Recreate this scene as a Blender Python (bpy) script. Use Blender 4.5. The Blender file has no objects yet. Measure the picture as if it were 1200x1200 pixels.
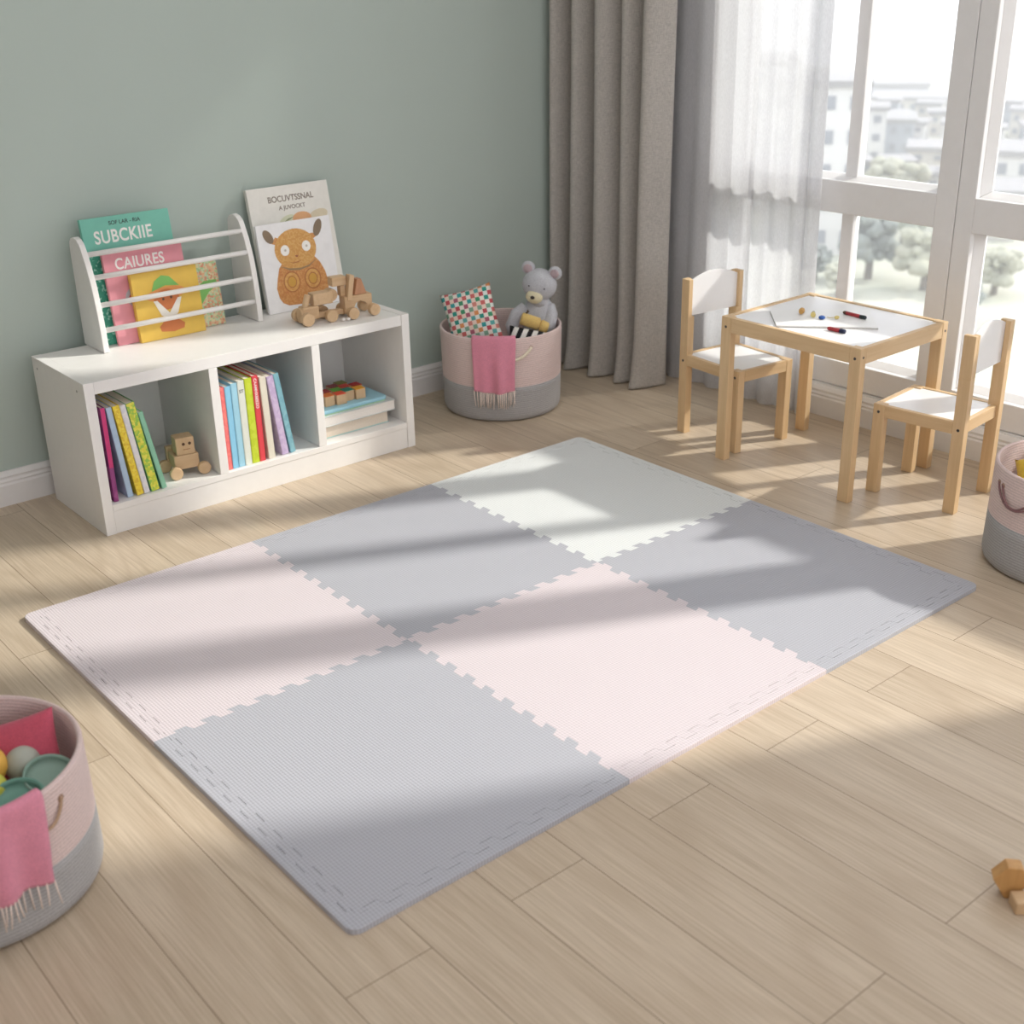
import bpy, bmesh, math, random
from mathutils import Vector, Matrix
random.seed(7)
scene = bpy.context.scene
COL = scene.collection
PI = math.pi
R_ = math.radians

# ------------------------------------------------------------------ materials
def lin(c):
    out = []
    for v in c[:3]:
        v /= 255.0
        out.append(v / 12.92 if v <= 0.04045 else ((v + 0.055) / 1.055) ** 2.4)
    return (out[0], out[1], out[2], 1.0)

class NT:
    def __init__(self, name):
        self.m = bpy.data.materials.new(name)
        self.m.use_nodes = True
        self.t = self.m.node_tree
        self.b = self.t.nodes['Principled BSDF']
        self.out = self.t.nodes['Material Output']
    def n(self, kind, **kw):
        nd = self.t.nodes.new(kind)
        for k, v in kw.items():
            if k.startswith('i_'):
                key = k[2:]
                key = int(key) if key.isdigit() else key.replace('_', ' ')
                nd.inputs[key].default_value = v
            else:
                setattr(nd, k, v)
        return nd
    def l(self, a, b):
        self.t.links.new(a, b)
    def coords(self, kind='Object', scale=(1, 1, 1), loc=(0, 0, 0), rot=(0, 0, 0)):
        tc = self.n('ShaderNodeTexCoord')
        mp = self.n('ShaderNodeMapping')
        mp.inputs['Scale'].default_value = scale
        mp.inputs['Location'].default_value = loc
        mp.inputs['Rotation'].default_value = rot
        self.l(tc.outputs[kind], mp.inputs['Vector'])
        return mp.outputs['Vector']
    def math(self, op, a, b=None):
        nd = self.n('ShaderNodeMath', operation=op)
        for i, v in enumerate((a, b)):
            if v is None:
                continue
            if isinstance(v, (int, float)):
                nd.inputs[i].default_value = v
            else:
                self.l(v, nd.inputs[i])
        return nd.outputs[0]
    def mix(self, fac, a, b, blend='MIX'):
        nd = self.n('ShaderNodeMix', data_type='RGBA', blend_type=blend)
        for s, v in ((0, fac), (6, a), (7, b)):
            if isinstance(v, (int, float, tuple)):
                nd.inputs[s].default_value = v
            else:
                self.l(v, nd.inputs[s])
        return nd.outputs[2]
    def ramp(self, fac, stops, interp='LINEAR'):
        nd = self.n('ShaderNodeValToRGB')
        nd.color_ramp.interpolation = interp
        el = nd.color_ramp.elements
        while len(el) > 1:
            el.remove(el[-1])
        el[0].position, el[0].color = stops[0]
        for p, c in stops[1:]:
            e = el.new(p)
            e.color = c
        self.l(fac, nd.inputs[0])
        return nd.outputs[0]
    def bump(self, h, strength=0.3, dist=0.001):
        nd = self.n('ShaderNodeBump')
        nd.inputs['Strength'].default_value = strength
        nd.inputs['Distance'].default_value = dist
        self.l(h, nd.inputs['Height'])
        self.l(nd.outputs[0], self.b.inputs['Normal'])
    def noise(self, vec, scale=5, detail=3, rough=0.5, dist=0.0):
        nd = self.n('ShaderNodeTexNoise')
        nd.inputs['Scale'].default_value = scale
        nd.inputs['Detail'].default_value = detail
        nd.inputs['Roughness'].default_value = rough
        nd.inputs['Distortion'].default_value = dist
        self.l(vec, nd.inputs['Vector'])
        return nd.outputs[0]
    def wave(self, vec, scale, axis='X', dist=0.0, detail=0.0, dscale=1.0):
        nd = self.n('ShaderNodeTexWave', wave_type='BANDS', bands_direction=axis)
        nd.inputs['Scale'].default_value = scale
        nd.inputs['Distortion'].default_value = dist
        nd.inputs['Detail'].default_value = detail
        nd.inputs['Detail Scale'].default_value = dscale
        self.l(vec, nd.inputs['Vector'])
        return nd.outputs[1]
    def base(self, sock, rough=None):
        if isinstance(sock, tuple):
            self.b.inputs['Base Color'].default_value = sock
        else:
            self.l(sock, self.b.inputs['Base Color'])
        if rough is not None:
            self.b.inputs['Roughness'].default_value = rough
        return self

MATS = {}
def plain(name, rgb, rough=0.55, var=0.03, bump=0.0, nscale=40):
    """painted / plastic / paper: a base colour with faint procedural variation"""
    if name in MATS:
        return MATS[name]
    t = NT(name)
    c = lin(rgb)
    v = t.coords()
    n = t.noise(v, nscale, 3)
    d = tuple(x * (1 - var) for x in c[:3]) + (1,)
    e = tuple(min(1, x * (1 + var)) for x in c[:3]) + (1,)
    t.base(t.ramp(n, [(0.3, d), (0.7, e)]), rough)
    if bump:
        t.bump(n, bump, 0.001)
    MATS[name] = t.m
    return t.m

def wood(name, rgb, axis='X', dark=0.8, rough=0.5, scale=1.0):
    if name in MATS:
        return MATS[name]
    t = NT(name)
    sc = {'X': (3, 40, 40), 'Y': (40, 3, 40), 'Z': (40, 40, 3)}[axis]
    v = t.coords(scale=tuple(s * scale for s in sc))
    n = t.noise(v, 1.6, 4, 0.6, 0.6)
    v2 = t.coords(scale=tuple(s * scale * 0.35 for s in sc))
    n2 = t.noise(v2, 1.5, 2, 0.5, 1.0)
    f = t.math('MULTIPLY', t.math('ADD', n, n2), 0.5)
    c = lin(rgb)
    d = (c[0] * dark, c[1] * dark * 0.95, c[2] * dark * 0.88, 1)
    t.base(t.ramp(f, [(0.35, d), (0.6, c)]), rough)
    t.bump(n, 0.08, 0.0008)
    MATS[name] = t.m
    return t.m

def fabric(name, rgb, scale=400, strength=0.4, var=0.12, rough=0.95, sheen=0.15):
    if name in MATS:
        return MATS[name]
    t = NT(name)
    v = t.coords()
    n = t.noise(v, scale, 2)
    n2 = t.noise(v, scale * 0.12, 3)
    c = lin(rgb)
    f = t.math('ADD', t.math('MULTIPLY', n, 0.7), t.math('MULTIPLY', n2, 0.3))
    t.base(t.ramp(f, [(0.33, tuple(x * (1 - var) for x in c[:3]) + (1,)), (0.67, tuple(min(1, x * (1 + var)) for x in c[:3]) + (1,))]), rough)
    t.b.inputs['Sheen Weight'].default_value = sheen
    t.bump(n, strength, 0.0015)
    MATS[name] = t.m
    return t.m

def rope(name, rgb, var=0.1):
    """stitched cotton rope: horizontal coils with a twist"""
    if name in MATS:
        return MATS[name]
    t = NT(name)
    v = t.coords()
    w = t.wave(v, 45, 'Z', 0.6, 1.0, 20)
    n = t.noise(t.coords(scale=(1, 1, 1)), 260, 2)
    c = lin(rgb)
    h = t.math('ADD', t.math('MULTIPLY', w, 0.5), t.math('MULTIPLY', n, 0.8))
    col = t.ramp(h, [(0.3, tuple(x * (1 - var * 1.6) for x in c[:3]) + (1,)), (0.95, tuple(min(1, x * (1 + var)) for x in c[:3]) + (1,))])
    t.base(col, 0.95)
    t.b.inputs['Sheen Weight'].default_value = 0.1
    t.bump(h, 0.55, 0.002)
    MATS[name] = t.m
    return t.m

def foam(name, rgb):
    if name in MATS:
        return MATS[name]
    t = NT(name)
    v = t.coords()
    wx = t.wave(v, 48, 'X', 0.25, 0, 3)
    wy = t.wave(v, 40, 'Y', 0.4, 0, 1)
    h = t.math('ADD', t.math('MULTIPLY', wx, 0.62), t.math('MULTIPLY', wy, 0.38))
    n = t.noise(v, 700, 2)
    h2 = t.math('ADD', h, t.math('MULTIPLY', n, 0.3))
    c = lin(rgb)
    col = t.ramp(h2, [(0.15, tuple(x * 0.84 for x in c[:3]) + (1,)), (0.95, tuple(min(1, x * 1.08) for x in c[:3]) + (1,))])
    t.base(col, 0.8)
    t.b.inputs['Specular IOR Level'].default_value = 0.3
    t.bump(h2, 0.45, 0.0014)
    MATS[name] = t.m
    return t.m

def floor_mat():
    t = NT('oak_planks')
    tc = t.n('ShaderNodeTexCoord')
    sp = t.n('ShaderNodeSeparateXYZ')
    t.l(tc.outputs['Object'], sp.inputs[0])
    x = t.math('ADD', sp.outputs[0], 20 * 0.163 - 0.574 + 0.163)
    y = t.math('ADD', sp.outputs[1], 20.35)
    cb = t.n('ShaderNodeCombineXYZ')
    t.l(y, cb.inputs[0]); t.l(x, cb.inputs[1])
    br = t.n('ShaderNodeTexBrick')
    br.offset = 0.37; br.offset_frequency = 2; br.squash = 1.0
    t.l(cb.outputs[0], br.inputs['Vector'])
    br.inputs['Scale'].default_value = 1.0
    br.inputs['Brick Width'].default_value = 1.35
    br.inputs['Row Height'].default_value = 0.163
    br.inputs['Mortar Size'].default_value = 0.0011
    br.inputs['Mortar Smooth'].default_value = 0.2
    br.inputs['Bias'].default_value = 0.0
    br.inputs['Color1'].default_value = (0, 0, 0, 1)
    br.inputs['Color2'].default_value = (1, 1, 1, 1)
    br.inputs['Mortar'].default_value = (0.5, 0.5, 0.5, 1)
    rnd = t.n('ShaderNodeSeparateColor'); t.l(br.outputs['Color'], rnd.inputs[0])
    r = rnd.outputs[0]
    # stretched, per-plank shifted coordinates
    def stretched(sx, sy, k):
        c = t.n('ShaderNodeCombineXYZ')
        t.l(t.math('MULTIPLY', x, sx), c.inputs[0])
        t.l(t.math('ADD', t.math('MULTIPLY', y, sy), t.math('MULTIPLY', r, 3.7)), c.inputs[1])
        t.l(t.math('MULTIPLY', r, k), c.inputs[2])
        return c.outputs[0]
    fine = t.noise(stretched(230, 5.0, 31), 1.0, 4, 0.7)
    mid = t.noise(stretched(22, 0.9, 53), 1.0, 3, 0.55, 0.4)
    broad = t.noise(stretched(6.0, 0.85, 17), 1.0, 0.6, 0.4, 0.2)
    rings = t.math('SINE', t.math('MULTIPLY', broad, 48.0))
    rings = t.math('MULTIPLY', t.math('ADD', rings, 1.0), 0.5)
    rings = t.math('POWER', rings, 3.0)
    a = lin((208, 192, 170)); b = lin((181, 163, 140)); d = lin((150, 130, 106))
    c1 = t.mix(t.ramp(fine, [(0.3, (0, 0, 0, 1)), (0.62, (1, 1, 1, 1))]), b, a)
    c1 = t.mix(t.math('MULTIPLY', rings, 0.32), c1, lin((172, 152, 128)))
    c1 = t.mix(t.math('MULTIPLY', t.math('SUBTRACT', mid, 0.35), 0.9), c1, lin((192, 174, 150)))
    tone = t.ramp(r, [(0.0, (0.93, 0.915, 0.90, 1)), (1.0, (1.04, 1.04, 1.045, 1))])
    c1 = t.mix(1.0, c1, tone, 'MULTIPLY')
    c1 = t.mix(t.math('MULTIPLY', br.outputs['Fac'], 0.85), c1, lin((128, 108, 86)))
    t.base(c1)
    rr = t.math('ADD', t.math('MULTIPLY', fine, 0.15), 0.34)
    t.l(rr, t.b.inputs['Roughness'])
    t.b.inputs['Specular IOR Level'].default_value = 0.4
    hgt = t.math('SUBTRACT', t.math('MULTIPLY', fine, 0.25), br.outputs['Fac'])
    t.bump(hgt, 0.25, 0.0012)
    return t.m

def wall_mat(name, rgb):
    t = NT(name)
    v = t.coords()
    n = t.noise(v, 3, 3)
    n2 = t.noise(v, 350, 2)
    c = lin(rgb)
    t.base(t.ramp(n, [(0.3, tuple(x * 0.985 for x in c[:3]) + (1,)), (0.7, tuple(x * 1.015 for x in c[:3]) + (1,))]), 0.85)
    t.bump(n2, 0.06, 0.0006)
    return t.m

def checks_mat():
    t = NT('multicolour_checks')
    tc = t.n('ShaderNodeTexCoord')
    sp = t.n('ShaderNodeSeparateXYZ'); t.l(tc.outputs['Object'], sp.inputs[0])
    N = 68.0
    fx = t.math('FLOOR', t.math('MULTIPLY', t.math('ADD', sp.outputs[0], 1), N))
    fz = t.math('FLOOR', t.math('MULTIPLY', t.math('ADD', sp.outputs[2], 1), N))
    cb = t.n('ShaderNodeCombineXYZ'); t.l(fx, cb.inputs[0]); t.l(fz, cb.inputs[1])
    wn = t.n('ShaderNodeTexWhiteNoise', noise_dimensions='2D'); t.l(cb.outputs[0], wn.inputs[0])
    warm = [(206, 108, 104), (222, 150, 96), (176, 100, 116), (196, 84, 92), (214, 140, 128)]
    cool = [(52, 150, 136), (96, 172, 168), (132, 172, 148), (70, 152, 112), (60, 160, 160)]
    rw = t.ramp(wn.outputs[0], [(i / len(warm), lin(c)) for i, c in enumerate(warm)], 'CONSTANT')
    rc = t.ramp(wn.outputs[0], [(i / len(cool), lin(c)) for i, c in enumerate(cool)], 'CONSTANT')
    ramp = t.mix(t.math('GREATER_THAN', t.math('MODULO', fz, 2.0), 0.5), rw, rc)
    par = t.math('MODULO', t.math('ADD', fx, fz), 2.0)
    pale = t.ramp(wn.outputs[0], [(0, lin((240, 232, 222))), (0.5, lin((238, 215, 200))), (0.8, lin((225, 232, 226)))], 'CONSTANT')
    t.base(t.mix(par, pale, ramp), 0.9)
    n = t.noise(t.coords(), 500, 2)
    t.bump(n, 0.3, 0.001)
    return t.m

def stripes_mat():
    t = NT('black_white_stripes')
    v = t.coords(rot=(0, 0, 0))
    sp = t.n('ShaderNodeSeparateXYZ'); t.l(v, sp.inputs[0])
    m = t.math('MODULO', t.math('ADD', t.math('MULTIPLY', t.math('ADD', sp.outputs[0], t.math('MULTIPLY', sp.outputs[2], -0.25)), 30.0), 100.0), 1.0)
    g = t.math('GREATER_THAN', m, 0.5)
    t.base(t.mix(g, lin((235, 232, 226)), lin((24, 24, 26))), 0.9)
    t.bump(t.noise(t.coords(), 500, 2), 0.3, 0.001)
    return t.m

def speckle(name, cols, scale=60):
    if name in MATS:
        return MATS[name]
    t = NT(name)
    vo = t.n('ShaderNodeTexVoronoi'); vo.inputs['Scale'].default_value = scale
    t.l(t.coords(), vo.inputs['Vector'])
    sc = t.n('ShaderNodeSeparateColor'); t.l(vo.outputs['Color'], sc.inputs[0])
    t.base(t.ramp(sc.outputs[0], [(i / len(cols), lin(c)) for i, c in enumerate(cols)], 'CONSTANT'), 0.55)
    MATS[name] = t.m
    return t.m

def glass_mat():
    t = NT('window_glass')
    tr = t.n('ShaderNodeBsdfTransparent')
    gl = t.n('ShaderNodeBsdfGlossy'); gl.inputs['Roughness'].default_value = 0.02
    lw = t.n('ShaderNodeFresnel'); lw.inputs['IOR'].default_value = 1.25
    n = t.noise(t.coords(), 2, 2)
    tr.inputs['Color'].default_value = (0.97, 0.98, 0.98, 1)
    mx = t.n('ShaderNodeMixShader')
    t.l(lw.outputs[0], mx.inputs[0]); t.l(tr.outputs[0], mx.inputs[1]); t.l(gl.outputs[0], mx.inputs[2])
    t.l(t.ramp(n, [(0, (0.9, 0.9, 0.9, 1)), (1, (1, 1, 1, 1))]), gl.inputs['Color'])
    t.l(mx.outputs[0], t.out.inputs['Surface'])
    return t.m

def sheer_mat():
    t = NT('sheer_voile')
    df = t.n('ShaderNodeBsdfDiffuse'); tl = t.n('ShaderNodeBsdfTranslucent'); tr = t.n('ShaderNodeBsdfTransparent')
    n = t.noise(t.coords(scale=(1, 1, 0.2)), 500, 2)
    c = t.ramp(n, [(0.3, lin((216, 216, 218))), (0.7, lin((230, 230, 232)))])
    t.l(c, df.inputs['Color']); t.l(c, tl.inputs['Color'])
    m1 = t.n('ShaderNodeMixShader'); m1.inputs[0].default_value = 0.5
    t.l(df.outputs[0], m1.inputs[1]); t.l(tl.outputs[0], m1.inputs[2])
    m2 = t.n('ShaderNodeMixShader'); m2.inputs[0].default_value = 0.13
    t.l(m1.outputs[0], m2.inputs[1]); t.l(tr.outputs[0], m2.inputs[2])
    t.l(m2.outputs[0], t.out.inputs['Surface'])
    return t.m

# ------------------------------------------------------------------ geometry helpers
I4 = Matrix.Identity(4)
def T(x, y, z): return Matrix.Translation((x, y, z))
def RX(a): return Matrix.Rotation(a, 4, 'X')
def RY(a): return Matrix.Rotation(a, 4, 'Y')
def RZ(a): return Matrix.Rotation(a, 4, 'Z')

def faces_from(bm, verts, faces, M=I4, mi=0):
    vs = [bm.verts.new(M @ Vector(v)) for v in verts]
    for f in faces:
        try:
            fc = bm.faces.new([vs[i] for i in f]); fc.material_index = mi
        except ValueError:
            pass
    return vs

def box(bm, a, b, M=I4, mi=0):
    x0, y0, z0 = a; x1, y1, z1 = b
    faces_from(bm, [(x0, y0, z0), (x1, y0, z0), (x1, y1, z0), (x0, y1, z0), (x0, y0, z1), (x1, y0, z1), (x1, y1, z1), (x0, y1, z1)],
               [(3, 2, 1, 0), (4, 5, 6, 7), (0, 1, 5, 4), (1, 2, 6, 5), (2, 3, 7, 6), (3, 0, 4, 7)], M, mi)

def prism(bm, pts, z0, z1, M=I4, mi=0):
    n = len(pts)
    vb = [bm.verts.new(M @ Vector((p[0], p[1], z0))) for p in pts]
    vt = [bm.verts.new(M @ Vector((p[0], p[1], z1))) for p in pts]
    f = bm.faces.new(list(reversed(vb))); f.material_index = mi
    f = bm.faces.new(vt); f.material_index = mi
    for i in range(n):
        j = (i + 1) % n
        f = bm.faces.new((vb[i], vb[j], vt[j], vt[i])); f.material_index = mi

def lathe(bm, prof, seg=32, M=I4, mi=0, cap=True):
    rings = []
    for r, z in prof:
        if r < 1e-6:
            rings.append([bm.verts.new(M @ Vector((0, 0, z)))])
        else:
            rings.append([bm.verts.new(M @ Vector((r * math.cos(2 * PI * k / seg), r * math.sin(2 * PI * k / seg), z))) for k in range(seg)])
    for a, b in zip(rings, rings[1:]):
        for k in range(seg):
            q = (k + 1) % seg
            if len(a) == 1 and len(b) == 1: continue
            if len(a) == 1: f = bm.faces.new((a[0], b[q], b[k]))
            elif len(b) == 1: f = bm.faces.new((a[k], a[q], b[0]))
            else: f = bm.faces.new((a[k], a[q], b[q], b[k]))
            f.material_index = mi
    if cap:
        for ring, flip in ((rings[0], True), (rings[-1], False)):
            if len(ring) > 1:
                f = bm.faces.new(list(reversed(ring)) if flip else ring); f.material_index = mi

def tube(bm, pts, r, seg=8, M=I4, mi=0, closed=False):
    pts = [Vector(p) for p in pts]
    n = len(pts)
    rad = r if isinstance(r, (list, tuple)) else [r] * n
    rings = []
    up = None
    for i, p in enumerate(pts):
        a = pts[(i - 1) % n] if closed or i > 0 else p
        b = pts[(i + 1) % n] if closed or i < n - 1 else p
        d = (b - a).normalized()
        if up is None:
            up = Vector((0, 0, 1)) if abs(d.z) < 0.9 else Vector((1, 0, 0))
        s = d.cross(up).normalized(); up = s.cross(d).normalized()
        rings.append([bm.verts.new(M @ (p + (s * math.cos(2 * PI * k / seg) + up * math.sin(2 * PI * k / seg)) * rad[i])) for k in range(seg)])
    m = n if closed else n - 1
    for i in range(m):
        a, b = rings[i], rings[(i + 1) % n]
        for k in range(seg):
            q = (k + 1) % seg
            f = bm.faces.new((a[k], a[q], b[q], b[k])); f.material_index = mi
    if not closed:
        bm.faces.new(list(reversed(rings[0]))).material_index = mi
        bm.faces.new(rings[-1]).material_index = mi

def ell(bm, c, r, M=I4, mi=0, seg=20, rings=12):
    prof = [(math.sin(PI * i / rings), -math.cos(PI * i / rings)) for i in range(rings + 1)]
    prof[0] = (0, -1); prof[-1] = (0, 1)
    S = Matrix.Diagonal((r[0], r[1], r[2], 1))
    lathe(bm, prof, seg, M @ T(*c) @ S, mi, cap=False)

def cyl(bm, p0, p1, r, seg=20, M=I4, mi=0):
    tube(bm, [p0, p1], r, seg, M, mi)

def circle2(cx, cy, rx, ry=None, n=24, rot=0):
    ry = rx if ry is None else ry
    out = []
    for k in range(n):
        a = 2 * PI * k / n
        x, y = rx * math.cos(a), ry * math.sin(a)
        out.append((cx + x * math.cos(rot) - y * math.sin(rot), cy + x * math.sin(rot) + y * math.cos(rot)))
    return out

def B(): return bmesh.new()

def obj(name, bm, mat=None, parent=None, smooth=False, bevel=0, bseg=2, sub=0, M=None):
    bmesh.ops.recalc_face_normals(bm, faces=bm.faces)
    me = bpy.data.meshes.new(name)
    bm.to_mesh(me); bm.free()
    for m in (mat if isinstance(mat, (list, tuple)) else [mat]):
        if m is not None: me.materials.append(m)
    if smooth:
        me.polygons.foreach_set('use_smooth', [True] * len(me.polygons))
    o = bpy.data.objects.new(name, me)
    COL.objects.link(o)
    if parent is not None: o.parent = parent
    if M is not None: o.matrix_basis = M
    if bevel:
        md = o.modifiers.new('bevel', 'BEVEL'); md.width = bevel; md.segments = bseg
        md.limit_method = 'ANGLE'; md.angle_limit = R_(40)
    if sub:
        md = o.modifiers.new('sub', 'SUBSURF'); md.levels = sub; md.render_levels = sub
    return o

def tag(o, label, cat, group=None):
    o['label'] = label; o['category'] = cat
    if group: o['group'] = group
    return o

def thing(name, label, cat, M=I4, group=None):
    o = bpy.data.objects.new(name, None)
    COL.objects.link(o)
    o.empty_display_size = 0.05
    o.matrix_basis = M
    return tag(o, label, cat, group)

def struct(o):
    o['kind'] = 'structure'; return o

def text_part(name, s, size, mat, parent, M, align='CENTER', space=1.0, depth=0.0002, sx=1.0, bold=0.014):
    cu = bpy.data.curves.new(name, 'FONT')
    cu.body = s; cu.size = size; cu.align_x = align; cu.extrude = depth; cu.space_character = space
    cu.offset = size * bold
    tmp = bpy.data.objects.new('tmp', cu)
    me = bpy.data.meshes.new_from_object(tmp)
    bpy.data.objects.remove(tmp); bpy.data.curves.remove(cu)
    me.name = name
    me.materials.clear(); me.materials.append(mat)
    o = bpy.data.objects.new(name, me)
    COL.objects.link(o)
    o.parent = parent
    o.matrix_basis = M @ Matrix.Diagonal((sx, 1, 1, 1))
    return o

# ------------------------------------------------------------------ common materials
WHITE = plain('white_lacquer', (236, 234, 230), 0.45, 0.01)
TRIMW = plain('white_trim_paint', (232, 230, 228), 0.5, 0.01)
SASHW = plain('window_frame_paint', (233, 232, 231), 0.45, 0.01)
PINE = {a: wood('pine_' + a, (226, 195, 152), a, 0.87) for a in 'XYZ'}
BEECH = {a: wood('beech_' + a, (212, 181, 143), a, 0.88) for a in 'XYZ'}
PANEL = plain('white_laminate', (245, 245, 245), 0.35, 0.005)
PAGES = plain('book_pages', (238, 230, 214), 0.8, 0.05, 0.1, 300)
DARKM = plain('dark_metal', (70, 66, 64), 0.4)
PINKROPE = rope('pink_cotton_rope', (224, 202, 197), 0.10)
GREYROPE = rope('grey_cotton_rope', (174, 172, 171), 0.13)

# ------------------------------------------------------------------ room shell
WX = 2.60          # inner face of the window wall
BY = 2.185         # inner face of the green wall
bm = B(); box(bm, (-3.2, -3.4, -0.12), (WX + 0.3, BY + 0.2, 0)); floor = struct(obj('floor', bm, floor_mat()))
CEIL = 2.75
bm = B(); box(bm, (-3.2, BY, 0), (WX + 0.3, BY + 0.2, CEIL)); struct(obj('wall_back', bm, wall_mat('sage_wall_paint', (182, 195, 187))))
bm = B(); box(bm, (-3.2, -3.4, CEIL), (WX + 0.3, BY + 0.2, CEIL + 0.15)); struct(obj('ceiling', bm, wall_mat('ceiling_paint', (240, 239, 237))))
bm = B(); box(bm, (-2.2, -3.4, 0), (-2.0, BY, CEIL)); struct(obj('wall_left', bm, wall_mat('left_wall_paint', (214, 208, 206))))
bm = B(); box(bm, (-3.2, -3.4, 0), (WX + 0.3, -3.2, 0.8)); box(bm, (-3.2, -3.4, 2.5), (WX + 0.3, -3.2, CEIL)); box(bm, (-3.2, -3.4, 0.8), (-1.8, -3.2, 2.5)); box(bm, (2.2, -3.4, 0.8), (WX + 0.3, -3.2, 2.5)); struct(obj('wall_front', bm, wall_mat('front_wall_paint', (222, 218, 216))))  # unseen wall, its wide opening added to admit frontal fill light
OY0, OY1, OZ1 = -1.06, 1.60, 2.401
bm = B()
WT = 0.22
box(bm, (WX, OY1, 0), (WX + WT, BY, CEIL)); box(bm, (WX, -3.4, 0), (WX + WT, OY0, CEIL)); box(bm, (WX, OY0, OZ1), (WX + WT, OY1, CEIL)); box(bm, (WX, OY0, -0.12), (WX + WT, OY1, 0.104))
struct(obj('wall_right', bm, wall_mat('white_wall_paint', (230, 229, 226))))

def baseboard(name, M, L):
    prof = [(0, 0), (0.020, 0), (0.020, 0.062), (0.0165, 0.067), (0.0165, 0.070), (0.018, 0.073), (0.0135, 0.079), (0.0135, 0.083), (0.015, 0.087), (0.009, 0.097), (0.006, 0.101), (0, 0.101)]
    b = B()
    prism(b, prof, 0, L, M)
    return struct(obj(name, b, TRIMW))
# profile x -> out of wall, profile y -> up
baseboard('baseboard_back', Matrix(((0, 0, 1, -3.2), (-1, 0, 0, BY), (0, 1, 0, 0), (0, 0, 0, 1))), WX + 3.2)
baseboard('baseboard_right', Matrix(((-1, 0, 0, WX), (0, 0, 1, -3.4), (0, 1, 0, 0), (0, 0, 0, 1))), BY + 3.4 - 0.02)

# ------------------------------------------------------------------ windows
GLASS = glass_mat()
FX = 2.612         # room-side face of the sashes
FD = 0.095
GX = FX + 0.062
def sash(name, y0, y1, o0, o1, muntins, label):
    """a full height casement: stiles, rails, glazing beads, muntins, two panes"""
    zb, zt = 0.106, 2.40
    b0, b1, t0, t1, h1 = 0.190, 0.672, 0.672, 0.772, 2.31
    b = B()
    box(b, (FX, y0, zb), (FX + FD, o0, zt)); box(b, (FX, o1, zb), (FX + FD, y1, zt))
    box(b, (FX, o0, zb), (FX + FD, o1, b0)); box(b, (FX, o0, t0), (FX + FD, o1, t1)); box(b, (FX, o0, h1), (FX + FD, o1, zt))
    # glazing beads: a sloping rim round every opening
    for z0, z1 in ((b0, b1), (t1, h1)):
        e = 0.014
        for (pa, pb, qa, qb) in (((o0, z0), (o1, z0), (o0 + e, z0 + e), (o1 - e, z0 + e)), ((o0, z1), (o1, z1), (o0 + e, z1 - e), (o1 - e, z1 - e)),
                                 ((o0, z0), (o0, z1), (o0 + e, z0 + e), (o0 + e, z1 - e)), ((o1, z0), (o1, z1), (o1 - e, z0 + e), (o1 - e, z1 - e))):
            x0, x1 = FX + 0.020, GX
            faces_from(b, [(x0, *pa), (x0, *pb), (x1, *qb), (x1, *qa), (x1 + 0.01, *qa), (x1 + 0.01, *qb), (x1 + 0.01, *pb), (x1 + 0.01, *pa)],
                       [(0, 1, 2, 3), (3, 2, 5, 4), (4, 5, 6, 7), (7, 6, 1, 0), (0, 3, 4, 7), (1, 6, 5, 2)])
    root = struct(obj(name, b, SASHW, bevel=0.0025))
    for my0, my1 in muntins:
        for z0, z1 in ((b0, b1), (t1, h1)):
            m = B(); box(m, (GX - 0.016, my0, z0), (GX + 0.022, my1, z1))
            obj('muntin', m, SASHW, root, bevel=0.003)
    for z0, z1 in ((b0, b1), (t1, h1)):
        m = B(); box(m, (GX + 0.001, o0 + 0.002, z0 + 0.002), (GX + 0.005, o1 - 0.002, z1 - 0.002))
        obj('pane', m, GLASS, root)
    return root
sash('window_1', 0.6595, 1.598, 0.728, 1.53, [(1.046, 1.090)], '')
sash('window_2', -0.252, 0.6575, -0.165, 0.60, [(0.205, 0.290)], '')
sash('window_3', -1.058, -0.254, -0.985, -0.325, [], '')

# ------------------------------------------------------------------ play mat
XS = [0.0, 0.622, 1.221, 1.824]
YS = [0.0, 0.718, 1.437]
MT = 0.0115
INS = 0.030
GREY = foam('grey_foam', (181, 182, 189)); PINKF = foam('pink_foam', (217, 207, 210)); WHT = foam('white_foam', (223, 226, 225))
def teeth(A, Bp, n, shift, d=0.0185, e=0.0042):
    """dovetail line from A to B; +shift moves it to its left"""
    A = Vector((A[0], A[1])); Bp = Vector((Bp[0], Bp[1]))
    L = (Bp - A).length; u = (Bp - A) / L; w = Vector((-u.y, u.x))
    m = 0.018
    K = 2 * n
    p = (L - 2 * m) / K
    out = [A.copy()]
    P = lambda s, o: A + u * s + w * (o + shift)
    off = [0] + [(d / 2 if k % 2 == 0 else -d / 2) for k in range(K)] + [0]
    for k in range(K + 1):
        s = m + k * p
        a, b = off[k], off[k + 1]
        q = e if b > a else -e
        if a == 0 or b == 0: q *= 0.5
        out.append(P(s + q, a)); out.append(P(s - q, b))
    out.append(Bp.copy())
    return out
def rounded(c, d0, d1, r, n=6):
    """corner c arriving along d0 leaving along d1"""
    c = Vector(c); d0 = Vector(d0); d1 = Vector(d1)
    ctr = c - d0 * r + d1 * r
    out = []
    for i in range(n + 1):
        a = i / n * PI / 2
        out.append(ctr + (-d1) * r * math.cos(a) + d0 * r * math.sin(a))
    return out
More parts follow.
